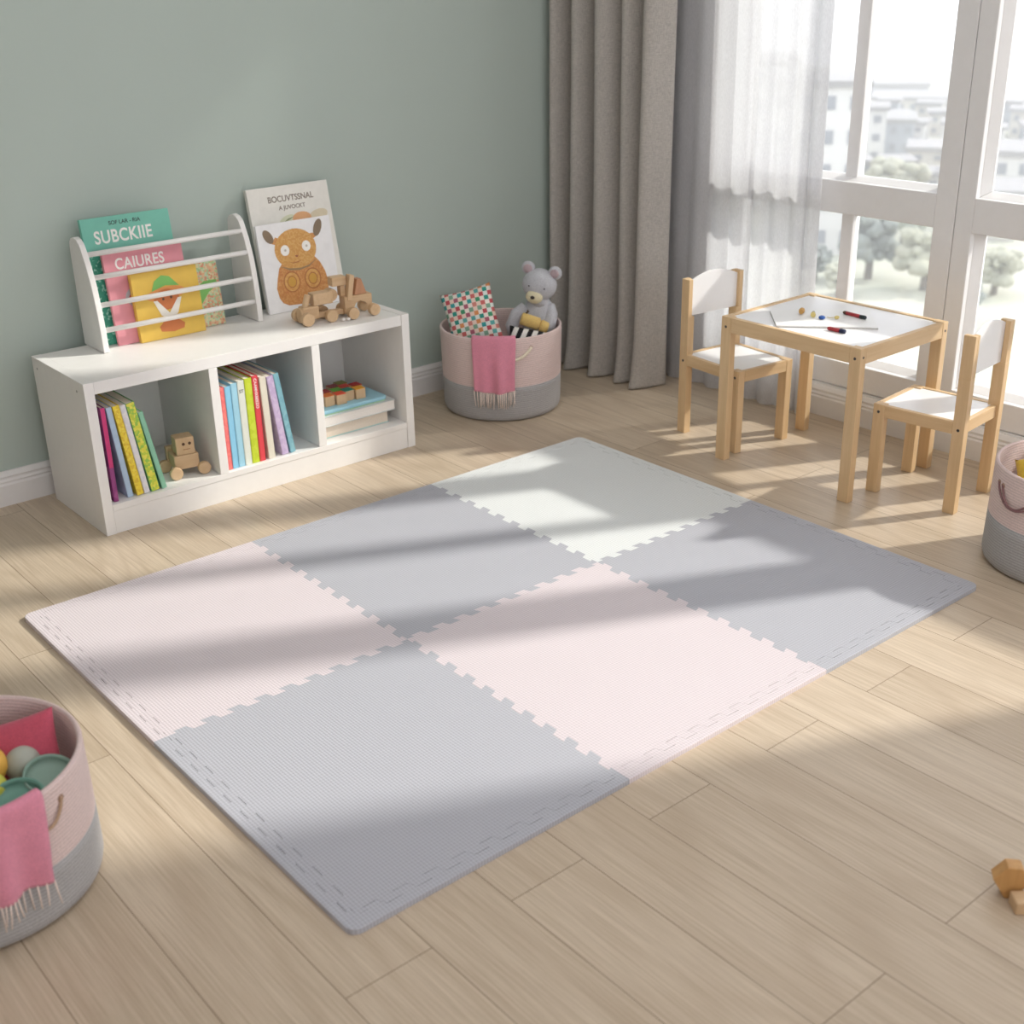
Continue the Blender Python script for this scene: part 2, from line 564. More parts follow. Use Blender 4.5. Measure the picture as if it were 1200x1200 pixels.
names = {(0, 0): ('grey', 'grey foam play mat tile at the front corner of the mat near the left basket'), (1, 0): ('pink', 'pale pink foam play mat tile in the front row between two grey tiles'),
         (2, 0): ('grey', 'grey foam play mat tile at the corner nearest the right hand chair'), (0, 1): ('pink', 'pale pink foam play mat tile at the left corner in front of the white cabinet'),
         (1, 1): ('grey', 'grey foam play mat tile in the back row between pink and white tiles'), (2, 1): ('white', 'white foam play mat tile at the far corner of the mat')}
for (c, r), (colr, lab) in names.items():
    mat = {'grey': GREY, 'pink': PINKF, 'white': WHT}[colr]
    x0, x1, y0, y1 = XS[c], XS[c + 1], YS[r], YS[r + 1]
    Lf, Rt, Bt, Tp = c == 0, c == 2, r == 0, r == 1
    bx0, bx1 = x0 + INS * Lf, x1 - INS * Rt
    by0, by1 = y0 + INS * Bt, y1 - INS * Tp
    g, go = 0.00025, 0.0006
    nx, ny = 9, 10
    # canonical lines: bottom/top run +x, left/right run +y; the body lies left of bottom & right lines
    bot = teeth((bx0, by0), (bx1, by0), nx, go if Bt else g)
    top = teeth((bx0, by1), (bx1, by1), nx, -(go if Tp else g))
    lef = teeth((bx0, by0), (bx0, by1), ny, -(go if Lf else g))
    rig = teeth((bx1, by0), (bx1, by1), ny, go if Rt else g)
    poly = bot[:-1] + rig[:-1] + list(reversed(top))[:-1] + list(reversed(lef))[:-1]
    root = thing('foam_mat_tile', lab, 'play mat tile', T((x0 + x1) / 2, (y0 + y1) / 2, 0), 'interlocking play mat tiles')
    Mi = T(-(x0 + x1) / 2, -(y0 + y1) / 2, 0)
    b = B(); prism(b, poly, 0, MT, Mi); obj('tile_body', b, mat, root)
    # border strips along the outer sides
    X = Vector((1, 0)); Y = Vector((0, 1))
    bot_s = teeth((bx0, by0), (bx1, by0), nx, -go); top_s = teeth((bx0, by1), (bx1, by1), nx, go)
    lef_s = teeth((bx0, by0), (bx0, by1), ny, go); rig_s = teeth((bx1, by0), (bx1, by1), ny, -go)
    rad = 0.021
    gp = 0.0003
    if Lf and Bt:
        poly = [Vector((x0, y1 - gp))] + rounded((x0, y0), -Y, X, rad) + [Vector((x1 - gp, y0)), Vector((x1 - gp, by0))] + list(reversed(bot_s))[1:] + lef_s[1:-1] + [Vector((bx0, y1 - gp))]
    elif Lf and Tp:
        poly = [Vector((x1 - gp, y1))] + rounded((x0, y1), -X, -Y, rad) + [Vector((x0, y0 + gp)), Vector((bx0, y0 + gp))] + lef_s[1:] + top_s[1:-1] + [Vector((x1 - gp, by1))]
    elif Rt and Tp:
        poly = [Vector((x1, y0 + gp))] + rounded((x1, y1), Y, -X, rad) + [Vector((x0 + gp, y1)), Vector((x0 + gp, by1))] + top_s[1:] + list(reversed(rig_s))[1:-1] + [Vector((bx1, y0 + gp))]
    elif Rt and Bt:
        poly = [Vector((x0 + gp, y0))] + rounded((x1, y0), X, Y, rad) + [Vector((x1, y1 - gp)), Vector((bx1, y1 - gp))] + list(reversed(rig_s))[1:] + list(reversed(bot_s))[1:-1] + [Vector((x0 + gp, by0))]
    elif Bt:
        poly = [Vector((x0 + gp, y0)), Vector((x1 - gp, y0)), Vector((x1 - gp, by0))] + list(reversed(bot_s))[1:-1] + [Vector((x0 + gp, by0))]
    else:
        poly = [Vector((x1 - gp, y1)), Vector((x0 + gp, y1)), Vector((x0 + gp, by1))] + top_s[1:-1] + [Vector((x1 - gp, by1))]
    b = B(); prism(b, poly, 0, MT, Mi); st_ = obj('edge_strip', b, mat, root, bevel=0.0016, bseg=2)
    st_.modifiers['bevel'].limit_method = 'WEIGHT'
    at = st_.data.attributes.new('bevel_weight_edge', 'FLOAT', 'EDGE')
    hx, hy = (x1 - x0) / 2, (y1 - y0) / 2
    def outer(v):
        c_ = v.co
        return c_.z > MT - 1e-5 and ((Lf and c_.x < -hx + 0.0075) or (Rt and c_.x > hx - 0.0075) or (Bt and c_.y < -hy + 0.0075) or (Tp and c_.y > hy - 0.0075))
    for e_ in st_.data.edges:
        if all(outer(st_.data.vertices[i]) for i in e_.vertices): at.data[e_.index].value = 1.0

# ------------------------------------------------------------------ storage cabinet
CX0, CX1, CY0, CY1, CH = 0.352, 1.398, 1.757, 2.142, 0.437
cab = thing('storage_cabinet', 'low white cabinet with three open cubbies standing against the green wall', 'cabinet', T(CX0, CY0, 0))
W, D = CX1 - CX0, CY1 - CY0
pt = 0.028
b = B(); box(b, (0, 0, 0), (pt, D - 0.02, CH)); obj('side_panel', b, WHITE, cab, bevel=0.0012)
b = B(); box(b, (W - pt, 0, 0), (W, D - 0.02, CH)); obj('side_panel', b, WHITE, cab, bevel=0.0012)
b = B(); box(b, (pt + 0.0006, 0.0015, CH - 0.034), (W - pt - 0.0006, D - 0.02, CH - 0.001)); obj('top_panel', b, WHITE, cab, bevel=0.001)
for dx in (0.358, 0.692):
    b = B(); box(b, (dx, 0.001, 0.0855), (dx + 0.027, D - 0.03, CH - 0.0345)); obj('divider', b, WHITE, cab, bevel=0.001)
b = B(); box(b, (pt + 0.0006, 0.001, 0.067), (W - pt - 0.0006, D - 0.03, 0.085)); obj('bottom_shelf', b, WHITE, cab, bevel=0.001)
b = B(); box(b, (pt + 0.0006, 0.0025, 0.0), (W - pt - 0.0006, 0.02, 0.0665)); obj('plinth', b, WHITE, cab, bevel=0.001)
b = B(); box(b, (pt + 0.0006, D - 0.0295, 0.0), (W - pt - 0.0006, D - 0.02, CH - 0.035)); obj('back_panel', b, WHITE, cab)
for yy, zz in ((0.05, CH - 0.03), (0.33, CH - 0.03)):
    b = B(); cyl(b, (-0.0008, yy, zz), (0.002, yy, zz), 0.0035, 12); obj('cam_cap', b, plain('grey_cap', (170, 168, 162), 0.5), cab)
SHELF = 0.0856

# ------------------------------------------------------------------ book rack on the cabinet
rack = thing('book_rack', 'small white rack with four rails standing on the white cabinet', 'book rack', T(0.515, 2.0, CH))
def rack_side(x):
    prof = []
    # y (depth, 0 = front at the bottom), z
    front = [(-0.002, 0.0), (0.000, 0.06), (0.006, 0.12), (0.018, 0.19), (0.036, 0.245), (0.052, 0.280)]
    top = [(0.062, 0.297), (0.078, 0.309), (0.098, 0.313), (0.118, 0.308), (0.131, 0.296), (0.135, 0.280)]
    back = [(0.135, 0.0)]
    prof = front + top + back
    b = B()
    prism(b, prof, 0, 0.017, Matrix(((0, 0, 1, x), (1, 0, 0, 0), (0, 1, 0, 0), (0, 0, 0, 1))))
    return obj('side_panel', b, WHITE, rack, bevel=0.0018)
rack_side(0.0); rack_side(0.494)
for yy, zz in ((0.013, 0.060), (0.018, 0.131), (0.032, 0.207), (0.054, 0.268)):
    b = B(); cyl(b, (0.0165, yy, zz), (0.4945, yy, zz), 0.0075, 16); obj('rail', b, WHITE, rack, smooth=True)

# ------------------------------------------------------------------ books
def book(label, M, w, h, t, cover, group, title=None, page_mat=None, name='picture_book', art=None, rnd=0):
    """local x = thickness 0..t, y = spine 0 .. fore edge w, z = 0..h"""
    root = thing(name, label, 'book', M, group)
    ct = min(0.002, t * 0.18)
    b = B()
    box(b, (0, 0, 0), (ct, w, h)); box(b, (t - ct, 0, 0), (t, w, h)); box(b, (ct, 0, 0), (t - ct, ct, h))
    obj('cover', b, cover, root, bevel=0.0006, bseg=1)
    b = B(); box(b, (ct, ct, 0.003), (t - ct, w - 0.003, h - 0.003)); obj('pages', b, page_mat or PAGES, root)
    return root

def front_M(u, v, t, k=0):
    """matrix putting a flat picture (x right, y up) on the front cover of a face-out book"""
    return Matrix(((0, 0, 1, t + 0.0002 + k * 0.00025), (1, 0, 0, u), (0, 1, 0, v), (0, 0, 0, 1)))

def shelf_M(x, y, z, lean=0.0, turn=0.0): return T(x, y, z) @ RZ(turn) @ RY(-lean)

def spine_text(root, s, size, mat, t, z, M_extra=I4, **kw):
    # reads top to bottom on the spine (facing -Y)
    M = Matrix(((0, 1, 0, t / 2 - size * 0.33), (0, 0, -1, -0.0004), (-1, 0, 0, z), (0, 0, 0, 1)))
    text_part('spine_title', s, size, mat, root, M, align='LEFT', depth=0.0001, **kw)

WTXT = plain('white_print', (244, 242, 236), 0.6)
DTXT = plain('dark_print', (60, 70, 66), 0.6)
G1 = 'books leaning in the left cubby'
SY = 1.774
bk = book('slim purple book standing against the left side of the left cubby', shelf_M(0.3935, SY, SHELF, 0), 0.2, 0.272, 0.013, speckle('magenta_purple_cover', [(150, 70, 130), (165, 85, 140), (140, 62, 118)], 25), G1)
b = B(); box(b, (0.0005, -0.0006, 0.10), (0.0125, 0.0, 0.271)); obj('spine_band', b, plain('magenta_print', (205, 60, 120)), bk)['label'] = 'magenta upper spine'
spine_text(bk, 'STAMMEYNSEN', 0.011, WTXT, 0.013, 0.255)
book('pale blue book with white spine leaning beside the purple book', shelf_M(0.4352, SY + 0.004, SHELF, R_(5.3)), 0.2, 0.268, 0.016, plain('pale_blue_cover', (178, 200, 222), 0.5), G1)
bk = book('yellow book leaning in the left cubby', shelf_M(0.4615, SY, SHELF, R_(7.2)), 0.2, 0.270, 0.019, speckle('yellow_cover', [(238, 212, 62), (232, 205, 70), (240, 218, 84), (225, 190, 60)], 160), G1)
bk = book('white book leaning between the yellow and the green book', shelf_M(0.4825, SY, SHELF, R_(7.4)), 0.2, 0.268, 0.016, speckle('white_grey_cover', [(226, 224, 226), (218, 218, 222), (230, 228, 224)], 90), G1)
bk = book('green book with speckled yellow green spine leaning in the left cubby', shelf_M(0.5035, SY, SHELF, R_(8.2)), 0.2, 0.270, 0.025, plain('green_cover', (104, 170, 104), 0.5), G1)
b = B(); box(b, (0.0015, -0.0006, 0.001), (0.0235, 0.0, 0.269)); obj('spine_print', b, speckle('lime_speckle', [(190, 205, 70), (215, 212, 72), (150, 195, 80), (226, 218, 90)], 130), bk)['label'] = 'speckled yellow green spine'
book('shorter mint green book leaning rightmost in the left cubby', shelf_M(0.536, SY, SHELF, R_(9.6)), 0.19, 0.238, 0.014, plain('mint_cover', (138, 192, 164), 0.5), G1)
G2 = 'books standing in the middle cubby'
def b2(lab, x, t, h, mat, lean=0, dy=0.0, w=0.2):
    return book(lab, shelf_M(x, SY + dy, SHELF, R_(lean)), w, h, t, mat, G2)
b2('salmon pink book standing leftmost in the middle cubby', 0.7455, 0.0125, 0.250, speckle('salmon_cover', [(232, 120, 118), (238, 130, 122), (226, 112, 112)], 120))
sky = lambda nm, top: plain(nm, top, 0.5)
b2('sky blue book standing second from the left in the middle cubby', 0.7595, 0.0185, 0.250, sky('sky_cover', (140, 200, 228)))
b2('powder blue book standing third from the left in the middle cubby', 0.7795, 0.0195, 0.255, sky('powder_cover', (160, 208, 226)))
bk = b2('white spined book with small black mark standing in the middle cubby', 0.8005, 0.0215, 0.258, plain('offwhite_cover', (222, 226, 214), 0.5))
text_part('spine_mark', 'ST', 0.013, DTXT, bk, Matrix(((1, 0, 0, 0.0108), (0, 0, -1, -0.0003), (0, 1, 0, 0.222), (0, 0, 0, 1))))
b2('lime green book standing in the middle cubby', 0.8235, 0.0235, 0.260, speckle('lime_cover', [(196, 212, 52), (190, 206, 46), (202, 216, 66)], 60))
bk = b2('bright red book standing in the middle cubby', 0.8485, 0.0185, 0.263, plain('red_cover', (222, 72, 80), 0.5))
spine_text(bk, 'CAAMHXBEEZO', 0.0125, WTXT, 0.0185, 0.255)
b2('cream book standing right of the red book', 0.8785, 0.0215, 0.255, plain('cream_cover', (224, 218, 200), 0.55), 1.6)
b2('lilac book leaning in the middle cubby', 0.9245, 0.0215, 0.252, speckle('lilac_cover', [(200, 180, 212), (192, 172, 206), (206, 190, 216)], 90), 6.6)
b2('teal blue book leaning rightmost in the middle cubby', 0.9525, 0.0175, 0.256, speckle('teal_blue_cover', [(128, 180, 192), (138, 188, 198), (120, 172, 186)], 60), 7.8)

# lying stack in the right cubby: x = up
def lying_M(x0, y0, z, turn=0.0):
    # thickness -> +z, spine->fore edge along +x?  fore edge toward the room
    return T(x0, y0, z) @ RZ(turn) @ Matrix(((0, 0, 1, 0), (0, -1, 0, 0), (1, 0, 0, 0), (0, 0, 0, 1)))
G3 = 'stack of books lying in the right cubby'
book('thick book with pale teal cover lying lowest in the right cubby stack', lying_M(1.083, 2.035, SHELF + 0.0, 0.0), 0.230, 0.250, 0.040, plain('pale_teal_cover', (178, 214, 210), 0.5), G3, page_mat=plain('cream_pages', (232, 218, 200), 0.8, 0.05, 0.1, 300))
book('book with thick white pages lying second in the right cubby stack', lying_M(1.083, 2.03, SHELF + 0.0403, 0.0), 0.236, 0.272, 0.033, plain('grey_white_cover', (206, 210, 208), 0.5), G3, page_mat=plain('white_pages', (236, 232, 226), 0.8, 0.04, 0.1, 300))
pb = thing('padded_board_book', 'light blue padded book with rounded corners lying under the painted blocks', 'book', T(1.083, 1.805, SHELF + 0.0736), G3)
b = B()
pts = [(0, 0)] + [tuple(v) for v in rounded((0.252, 0), (1, 0), (0, 1), 0.018)] + [tuple(v) for v in rounded((0.252, 0.2), (0, 1), (-1, 0), 0.018)] + [(0, 0.2)]
prism(b, pts, 0.003, 0.0145); obj('cover', b, plain('light_blue_cover', (158, 206, 222), 0.5), pb, bevel=0.0035, bseg=3)
b = B(); prism(b, [(p[0] * 0.995, p[1] * 0.99 + 0.001) for p in pts], 0, 0.003); obj('back_cover', b, plain('pale_green_cover', (176, 214, 176), 0.5), pb)['label'] = 'pale green back cover'
# painted cubes
BZ = SHELF + 0.0736 + 0.0145
blk_cols = {(0, 0): ('orange', (222, 120, 50)), (1, 0): ('scarlet', (226, 74, 36)), (2, 0): ('teal', (24, 138, 112)), (3, 0): ('amber', (238, 168, 30)),
            (0, 1): ('dark red', (160, 34, 36)), (1, 1): ('green', (98, 178, 58)), (2, 1): ('red', (206, 50, 34)), (3, 1): ('crimson', (176, 30, 34)),
            (1, 2): ('maroon', (136, 24, 32)), (2, 2): ('olive', (120, 124, 40))}
u = 0.034
for (i, j), (cn, rgb) in blk_cols.items():
    x = 1.142 + i * (u + 0.0035) + j * 0.012; y = 1.842 + j * (u + 0.003) + (0.012 if i in (0, 2) else 0.0) + 0.003 * i
    pos = {0: 'front', 1: 'middle', 2: 'rear'}[j]
    r = thing('painted_block', 'wooden cube with %s painted top in the %s row on the light blue book' % (cn, pos), 'toy block', T(x, y, BZ) @ RZ(R_(random.uniform(-5, 5))), 'painted cubes on the light blue book')
    b = B(); box(b, (-u / 2, -u / 2, 0), (u / 2, u / 2, u - 0.002)); obj('cube_body', b, BEECH['Z'], r, bevel=0.0015)
    b = B(); box(b, (-u / 2 + 0.0006, -u / 2 + 0.0006, u - 0.002), (u / 2 - 0.0006, u / 2 - 0.0006, u)); obj('painted_top', b, plain('paint_' + cn.replace(' ', '_'), rgb, 0.4), r, bevel=0.0006)

# ------------------------------------------------------------------ face-out books in the rack and beside it
FO = RZ(-PI / 2)   # local x (front normal) -> -Y, local y -> +X
def faceout(label, x, y, z, tilt, w, h, t, cover, group, roll=0.0):
    # x,y: bottom-left-front corner; tilt: top leans back (+Y)
    M = T(x, y, z) @ RY(roll) @ RX(-tilt) @ FO @ T(-t, 0, 0)
    return book(label, M, w, h, t, cover, group)
GR = 'picture books in the white rack'
tb = faceout('tall teal picture book with white title at the back of the rack', 0.550, 2.071, CH, R_(8.5), 0.268, 0.356, 0.014, plain('teal_cover', (120, 192, 172), 0.5), GR)
text_part('title', 'SUBCKIIE', 0.050, WTXT, tb, front_M(0.120, 0.284, 0.014), sx=0.80, bold=0.02, space=1.08)
text_part('series_title', 'SOF LAR - RIA', 0.0155, DTXT, tb, front_M(0.130, 0.332, 0.014))
b = B(); prism(b, [(0.0, 0.0), (0.268, 0), (0.268, 0.255), (0, 0.255)], 0, 0.0002, front_M(0, 0, 0.014, -1)); obj('cover_ground', b, speckle('deep_teal_print', [(62, 150, 124), (66, 156, 130), (58, 144, 118), (64, 152, 126), (150, 205, 186)], 150), tb)['label'] = 'deeper teal lower cover'
pk = faceout('pink picture book with white title in the rack', 0.580, 2.0408, CH, R_(7.5), 0.243, 0.270, 0.013, plain('pink_cover', (226, 150, 160), 0.5), GR)
text_part('title', 'CAIURES', 0.044, WTXT, pk, front_M(0.108, 0.213, 0.013), sx=0.84, bold=0.02, space=1.06)
b = B()
MP = front_M(0, 0, 0.013)
prism(b, circle2(0.086, 0.130, 0.040, 0.030), 0, 0.0003, MP, 0); prism(b, circle2(0.112, 0.07, 0.05, 0.045), 0, 0.0003, MP, 0)
prism(b, [(0.046, 0.118), (0.07, 0.150), (0.09, 0.120), (0.066, 0.112)], 0.0003, 0.0006, MP, 1); prism(b, [(0.07, 0.03), (0.10, 0.05), (0.12, 0.02)], 0.0003, 0.0006, MP, 1)
for k in range(14):
    cx, cy = 0.09 + random.uniform(-.02, .05), 0.075 + random.uniform(-.04, .07)
    prism(b, circle2(cx, cy, 0.004, 0.011, 10, random.uniform(0, 3)), 0.0006, 0.0008 + k * 2e-6, MP, 2 + k % 2)
obj('cover_picture', b, [plain('grey_print', (180, 178, 184)), plain('orange_red_print', (216, 96, 70)), plain('slate_print', (96, 100, 112)), plain('leaf_print', (96, 140, 92))], pk)
yb = faceout('yellow picture book with green hatted character in front in the rack', 0.640, 2.021, CH, R_(6.0), 0.205, 0.197, 0.018, plain('mustard_cover', (228, 190, 84), 0.5), GR)
b = B(); MP = front_M(0, 0, 0.018)
prism(b, circle2(0.098, 0.128, 0.062, 0.020, 24, 0.05), 0, 0.0003, MP, 0)
prism(b, circle2(0.098, 0.112, 0.040, 0.030), 0.0003, 0.0006, MP, 1)
prism(b, [(0.056, 0.140), (0.068, 0.168), (0.092, 0.182), (0.116, 0.176), (0.142, 0.146), (0.10, 0.152)], 0.0006, 0.0009, MP, 2)
prism(b, [(0.056, 0.112), (0.068, 0.112), (0.100, 0.072), (0.132, 0.112), (0.144, 0.112), (0.126, 0.068), (0.101, 0.052), (0.074, 0.068)], 0.0006, 0.0009, MP, 3)
prism(b, [(0.062, 0.036), (0.078, 0.050), (0.100, 0.056), (0.124, 0.050), (0.142, 0.036), (0.138, 0.022), (0.104, 0.016), (0.066, 0.022)], 0, 0.0003, MP, 1)
prism(b, circle2(0.087, 0.114, 0.004, n=10), 0.0009, 0.0011, MP, 4); prism(b, circle2(0.112, 0.116, 0.004, n=10), 0.0009, 0.0011, MP, 4)
obj('cover_picture', b, [plain('peach_print', (230, 158, 92)), plain('rust_print', (206, 122, 70)), plain('hat_green_print', (126, 190, 100)), plain('ivory_print', (240, 236, 226)), plain('brown_print', (100, 70, 50))], yb)
pt_ = faceout('patterned pastel picture book behind the yellow one in the rack', 0.740, 2.0565, CH, R_(7.5), 0.190, 0.194, 0.012, speckle('pastel_pattern_cover', [(222, 214, 170), (226, 178, 140), (170, 204, 150), (226, 190, 150), (196, 214, 180), (216, 150, 120)], 170), GR)
b = B(); MP = front_M(0, 0, 0.012)
prism(b, [(0.10, 0.075), (0.115, 0.06), (0.150, 0.10), (0.182, 0.12), (0.180, 0.135), (0.14, 0.135), (0.105, 0.115)], 0, 0.0004, MP); obj('cover_leaf', b, plain('leaf_green_print', (130, 192, 104)), pt_)

GB = 'picture books leaning on the wall beside the rack'
wb = faceout('tall white picture book leaning on the wall behind the bear book', 1.090, 2.078, CH, R_(11.0), 0.290, 0.374, 0.016, plain('ivory_cover', (232, 230, 222), 0.5), GB)
BTXT = plain('brown_grey_print', (128, 116, 104), 0.6)
text_part('title', 'BOCUVTSSNAL', 0.026, BTXT, wb, front_M(0.150, 0.326, 0.016), sx=0.92)
text_part('subtitle', 'A JUVOCKT', 0.018, BTXT, wb, front_M(0.150, 0.301, 0.016))
b = B(); MP = front_M(0, 0, 0.016)
prism(b, circle2(0.125, 0.268, 0.030, 0.014, 20, 0.3), 0, 0.0003, MP, 0); prism(b, circle2(0.178, 0.268, 0.034, 0.020), 0, 0.0005, MP, 1)
prism(b, circle2(0.238, 0.270, 0.036, 0.018, 20, 0.2), 0, 0.0003, MP, 2); prism(b, [(0.11, 0.262), (0.128, 0.272), (0.15, 0.276), (0.132, 0.268)], 0.0003, 0.0006, MP, 3)
obj('cover_picture', b, [plain('pale_green_print', (214, 216, 188)), plain('apricot_print', (226, 172, 124)), plain('sand_print', (218, 206, 178)), plain('sage_print', (140, 150, 110))], wb)
bb = faceout('white picture book with an orange brown bear on the cover', 1.074, 2.042, CH, R_(8.5), 0.264, 0.272, 0.010, plain('paper_white_cover', (238, 238, 238), 0.5), GB)
b = B(); MP = front_M(-0.017, 0, 0.010)
body = [(0.070, 0.028), (0.060, 0.045), (0.056, 0.075), (0.064, 0.105), (0.075, 0.135), (0.090, 0.150), (0.205, 0.155), (0.222, 0.135), (0.236, 0.105), (0.242, 0.070), (0.238, 0.035), (0.224, 0.020), (0.15, 0.014), (0.09, 0.018)]
prism(b, body, 0, 0.0003, MP, 0)
prism(b, circle2(0.143, 0.186, 0.074, 0.062, 32), 0.0003, 0.0006, MP, 1)
prism(b, circle2(0.054, 0.234, 0.014, 0.024, 20, 0.55), 0.0003, 0.0006, MP, 2); prism(b, circle2(0.232, 0.240, 0.014, 0.028, 20, -0.45), 0.0003, 0.0006, MP, 2)
prism(b, [(0.062, 0.212), (0.078, 0.206), (0.092, 0.222), (0.078, 0.230)], 0.0002, 0.0005, MP, 0); prism(b, [(0.196, 0.226), (0.206, 0.206), (0.226, 0.216), (0.222, 0.226)], 0.0002, 0.0005, MP, 0)
for cx in (0.105, 0.182):
    cy = 0.186 if cx < .15 else 0.190
    prism(b, circle2(cx, cy, 0.0155, 0.0165), 0.0006, 0.0009, MP, 3); prism(b, circle2(cx + 0.001, cy, 0.004), 0.0009, 0.0011, MP, 4)
prism(b, [(0.143, 0.160), (0.136, 0.166), (0.150, 0.166)], 0.0006, 0.0009, MP, 5); prism(b, [(0.112, 0.150), (0.126, 0.146), (0.144, 0.147), (0.160, 0.150), (0.144, 0.144), (0.126, 0.143)], 0.0006, 0.0009, MP, 6)
for cx in (0.112, 0.188):
    prism(b, circle2(cx, 0.088, 0.030, 0.033), 0.0003, 0.0005, MP, 6); prism(b, circle2(cx, 0.088, 0.026, 0.029), 0.0005, 0.0007, MP, 1); prism(b, circle2(cx, 0.088, 0.017, 0.019), 0.0007, 0.0009, MP, 6); prism(b, circle2(cx, 0.088, 0.014, 0.016), 0.0009, 0.0011, MP, 7)
prism(b, [(0.080, 0.140), (0.11, 0.124), (0.146, 0.120), (0.182, 0.126), (0.212, 0.146), (0.182, 0.131), (0.15, 0.126), (0.112, 0.130)], 0.0006, 0.0009, MP, 8)
obj('cover_picture', b, [speckle('bear_fur_print', [(206, 148, 88), (200, 140, 80), (210, 156, 96), (196, 130, 76)], 220), speckle('bear_face_print', [(212, 162, 92), (206, 152, 84), (216, 170, 104)], 220), plain('ear_brown_print', (134, 116, 94)), WTXT, plain('pupil_print', (196, 190, 176)), plain('nose_print', (150, 84, 66)), plain('line_print', (176, 112, 64)), plain('gold_print', (206, 158, 72)), plain('collar_print', (150, 126, 92))], bb)

# ------------------------------------------------------------------ toy robot on wheels in the left cubby
rb = thing('wooden_toy_robot', 'wooden toy robot on four wheels with a block head in the left cubby', 'toy', T(0.643, 1.845, SHELF) @ RZ(R_(-10)))
b = B(); box(b, (-0.036, -0.030, 0.022), (0.036, 0.036, 0.064)); obj('base_block', b, BEECH['X'], rb, bevel=0.003)
b = B(); box(b, (-0.026, -0.028, 0.0645), (0.028, 0.020, 0.116)); hd = obj('head_block', b, BEECH['Z'], rb, bevel=0.003)
b = B(); box(b, (-0.040, 0.0365, 0.026), (-0.010, 0.056, 0.074)); obj('rear_block', b, BEECH['Z'], rb, bevel=0.003)
for ex in (-0.004, 0.014):
    b = B(); cyl(b, (ex, -0.0288, 0.097), (ex, -0.0275, 0.097), 0.0045, 14); obj('eye', b, plain('burnt_brown', (84, 56, 36)), hd)
b = B(); box(b, (-0.006, -0.0286, 0.0795), (0.014, -0.0275, 0.0815)); obj('mouth', b, plain('burnt_tan', (168, 118, 78)), hd)
for wx, wy in ((-0.038, -0.042), (0.046, -0.036), (-0.050, 0.034), (0.034, 0.042)):
    b = B(); cyl(b, (wx, wy - 0.008, 0.0185), (wx, wy + 0.008, 0.0185), 0.0185, 28); obj('wheel', b, BEECH['Y'], rb, bevel=0.0025)

# ------------------------------------------------------------------ wooden pull train on the cabinet
tr = thing('wooden_toy_train', 'wooden toy train with round wheels and stacked blocks on the white cabinet', 'toy', T(1.20, 1.862, CH) @ RZ(R_(-6)))
# engine (left)
b = B(); box(b, (-0.112, -0.012, 0.012), (-0.058, 0.026, 0.052)); obj('engine_body', b, BEECH['X'], tr, bevel=0.005, bseg=3)
b = B(); cyl(b, (-0.118, 0.007, 0.026), (-0.096, 0.007, 0.026), 0.023, 24); obj('engine_nose', b, BEECH['X'], tr, bevel=0.003)
b = B(); tube(b, [(-0.098, 0.004, 0.05), (-0.086, 0.004, 0.086)], 0.0095, 16); obj('chimney', b, BEECH['Z'], tr)
b = B(); box(b, (-0.074, -0.010, 0.0525), (-0.010, 0.028, 0.088)); obj('engine_cab', b, BEECH['Y'], tr, bevel=0.002)
b = B(); cyl(b, (-0.004, 0.006, 0.072), (-0.004, 0.036, 0.072), 0.019, 22); obj('round_block', b, BEECH['Y'], tr, bevel=0.002)
b = B(); box(b, (-0.058, 0.002, 0.010), (0.030, 0.022, 0.026)); obj('engine_bed', b, BEECH['X'], tr, bevel=0.002)
for wx, wy, r in ((-0.106, -0.028, 0.020), (-0.026, -0.026, 0.019), (-0.106, 0.040, 0.020), (-0.026, 0.040, 0.019)):
    b = B(); cyl(b, (wx, wy - 0.009, r), (wx, wy + 0.009, r), r, 28); obj('wheel', b, BEECH['Y'], tr, bevel=0.002)
b = B(); tube(b, [(0.026, 0.010, 0.016), (0.05, 0.008, 0.014)], 0.004, 8); obj('coupling', b, BEECH['X'], tr)
# wagon (right): an arched bridge with blocks on top
arch = [(0.028, 0.018), (0.028, 0.064), (0.122, 0.064), (0.122, 0.026), (0.106, 0.030), (0.096, 0.040), (0.080, 0.046), (0.066, 0.040), (0.058, 0.024), (0.054, 0.010), (0.030, 0.010)]
b = B(); prism(b, arch, -0.026, 0.012, Matrix(((1, 0, 0, 0), (0, 0, -1, 0), (0, 1, 0, 0), (0, 0, 0, 1)))); obj('wagon_bridge', b, BEECH['X'], tr, bevel=0.002)
b = B(); box(b, (-0.004, 0.000, 0.098), (0.044, 0.032, 0.126)); box(b, (0.024, 0.004, 0.0645), (0.040, 0.028, 0.0975)); obj('stacked_block', b, BEECH['X'], tr, bevel=0.002)
b = B(); box(b, (-0.008, -0.004, -0.002), (0.008, 0.022, 0.076), T(0.044, -0.012, 0.054) @ RY(R_(10))); obj('leaning_plank', b, BEECH['Z'], tr, bevel=0.0015)
b = B(); prism(b, [(0.066, 0.0645), (0.108, 0.0645), (0.092, 0.112), (0.078, 0.112)], -0.022, 0.006, Matrix(((1, 0, 0, 0), (0, 0, -1, 0), (0, 1, 0, 0), (0, 0, 0, 1)))); obj('wedge_block', b, wood('cherry', (196, 146, 112), 'Z'), tr, bevel=0.0015)['label'] = 'reddish wedge block'
for wx, wy, r in ((0.042, -0.036, 0.018), (0.116, -0.032, 0.018), (0.042, 0.038, 0.018), (0.116, 0.038, 0.018)):
    b = B(); cyl(b, (wx, wy - 0.010, r), (wx, wy + 0.010, r), r, 28); obj('wheel', b, BEECH['Y'], tr, bevel=0.002)
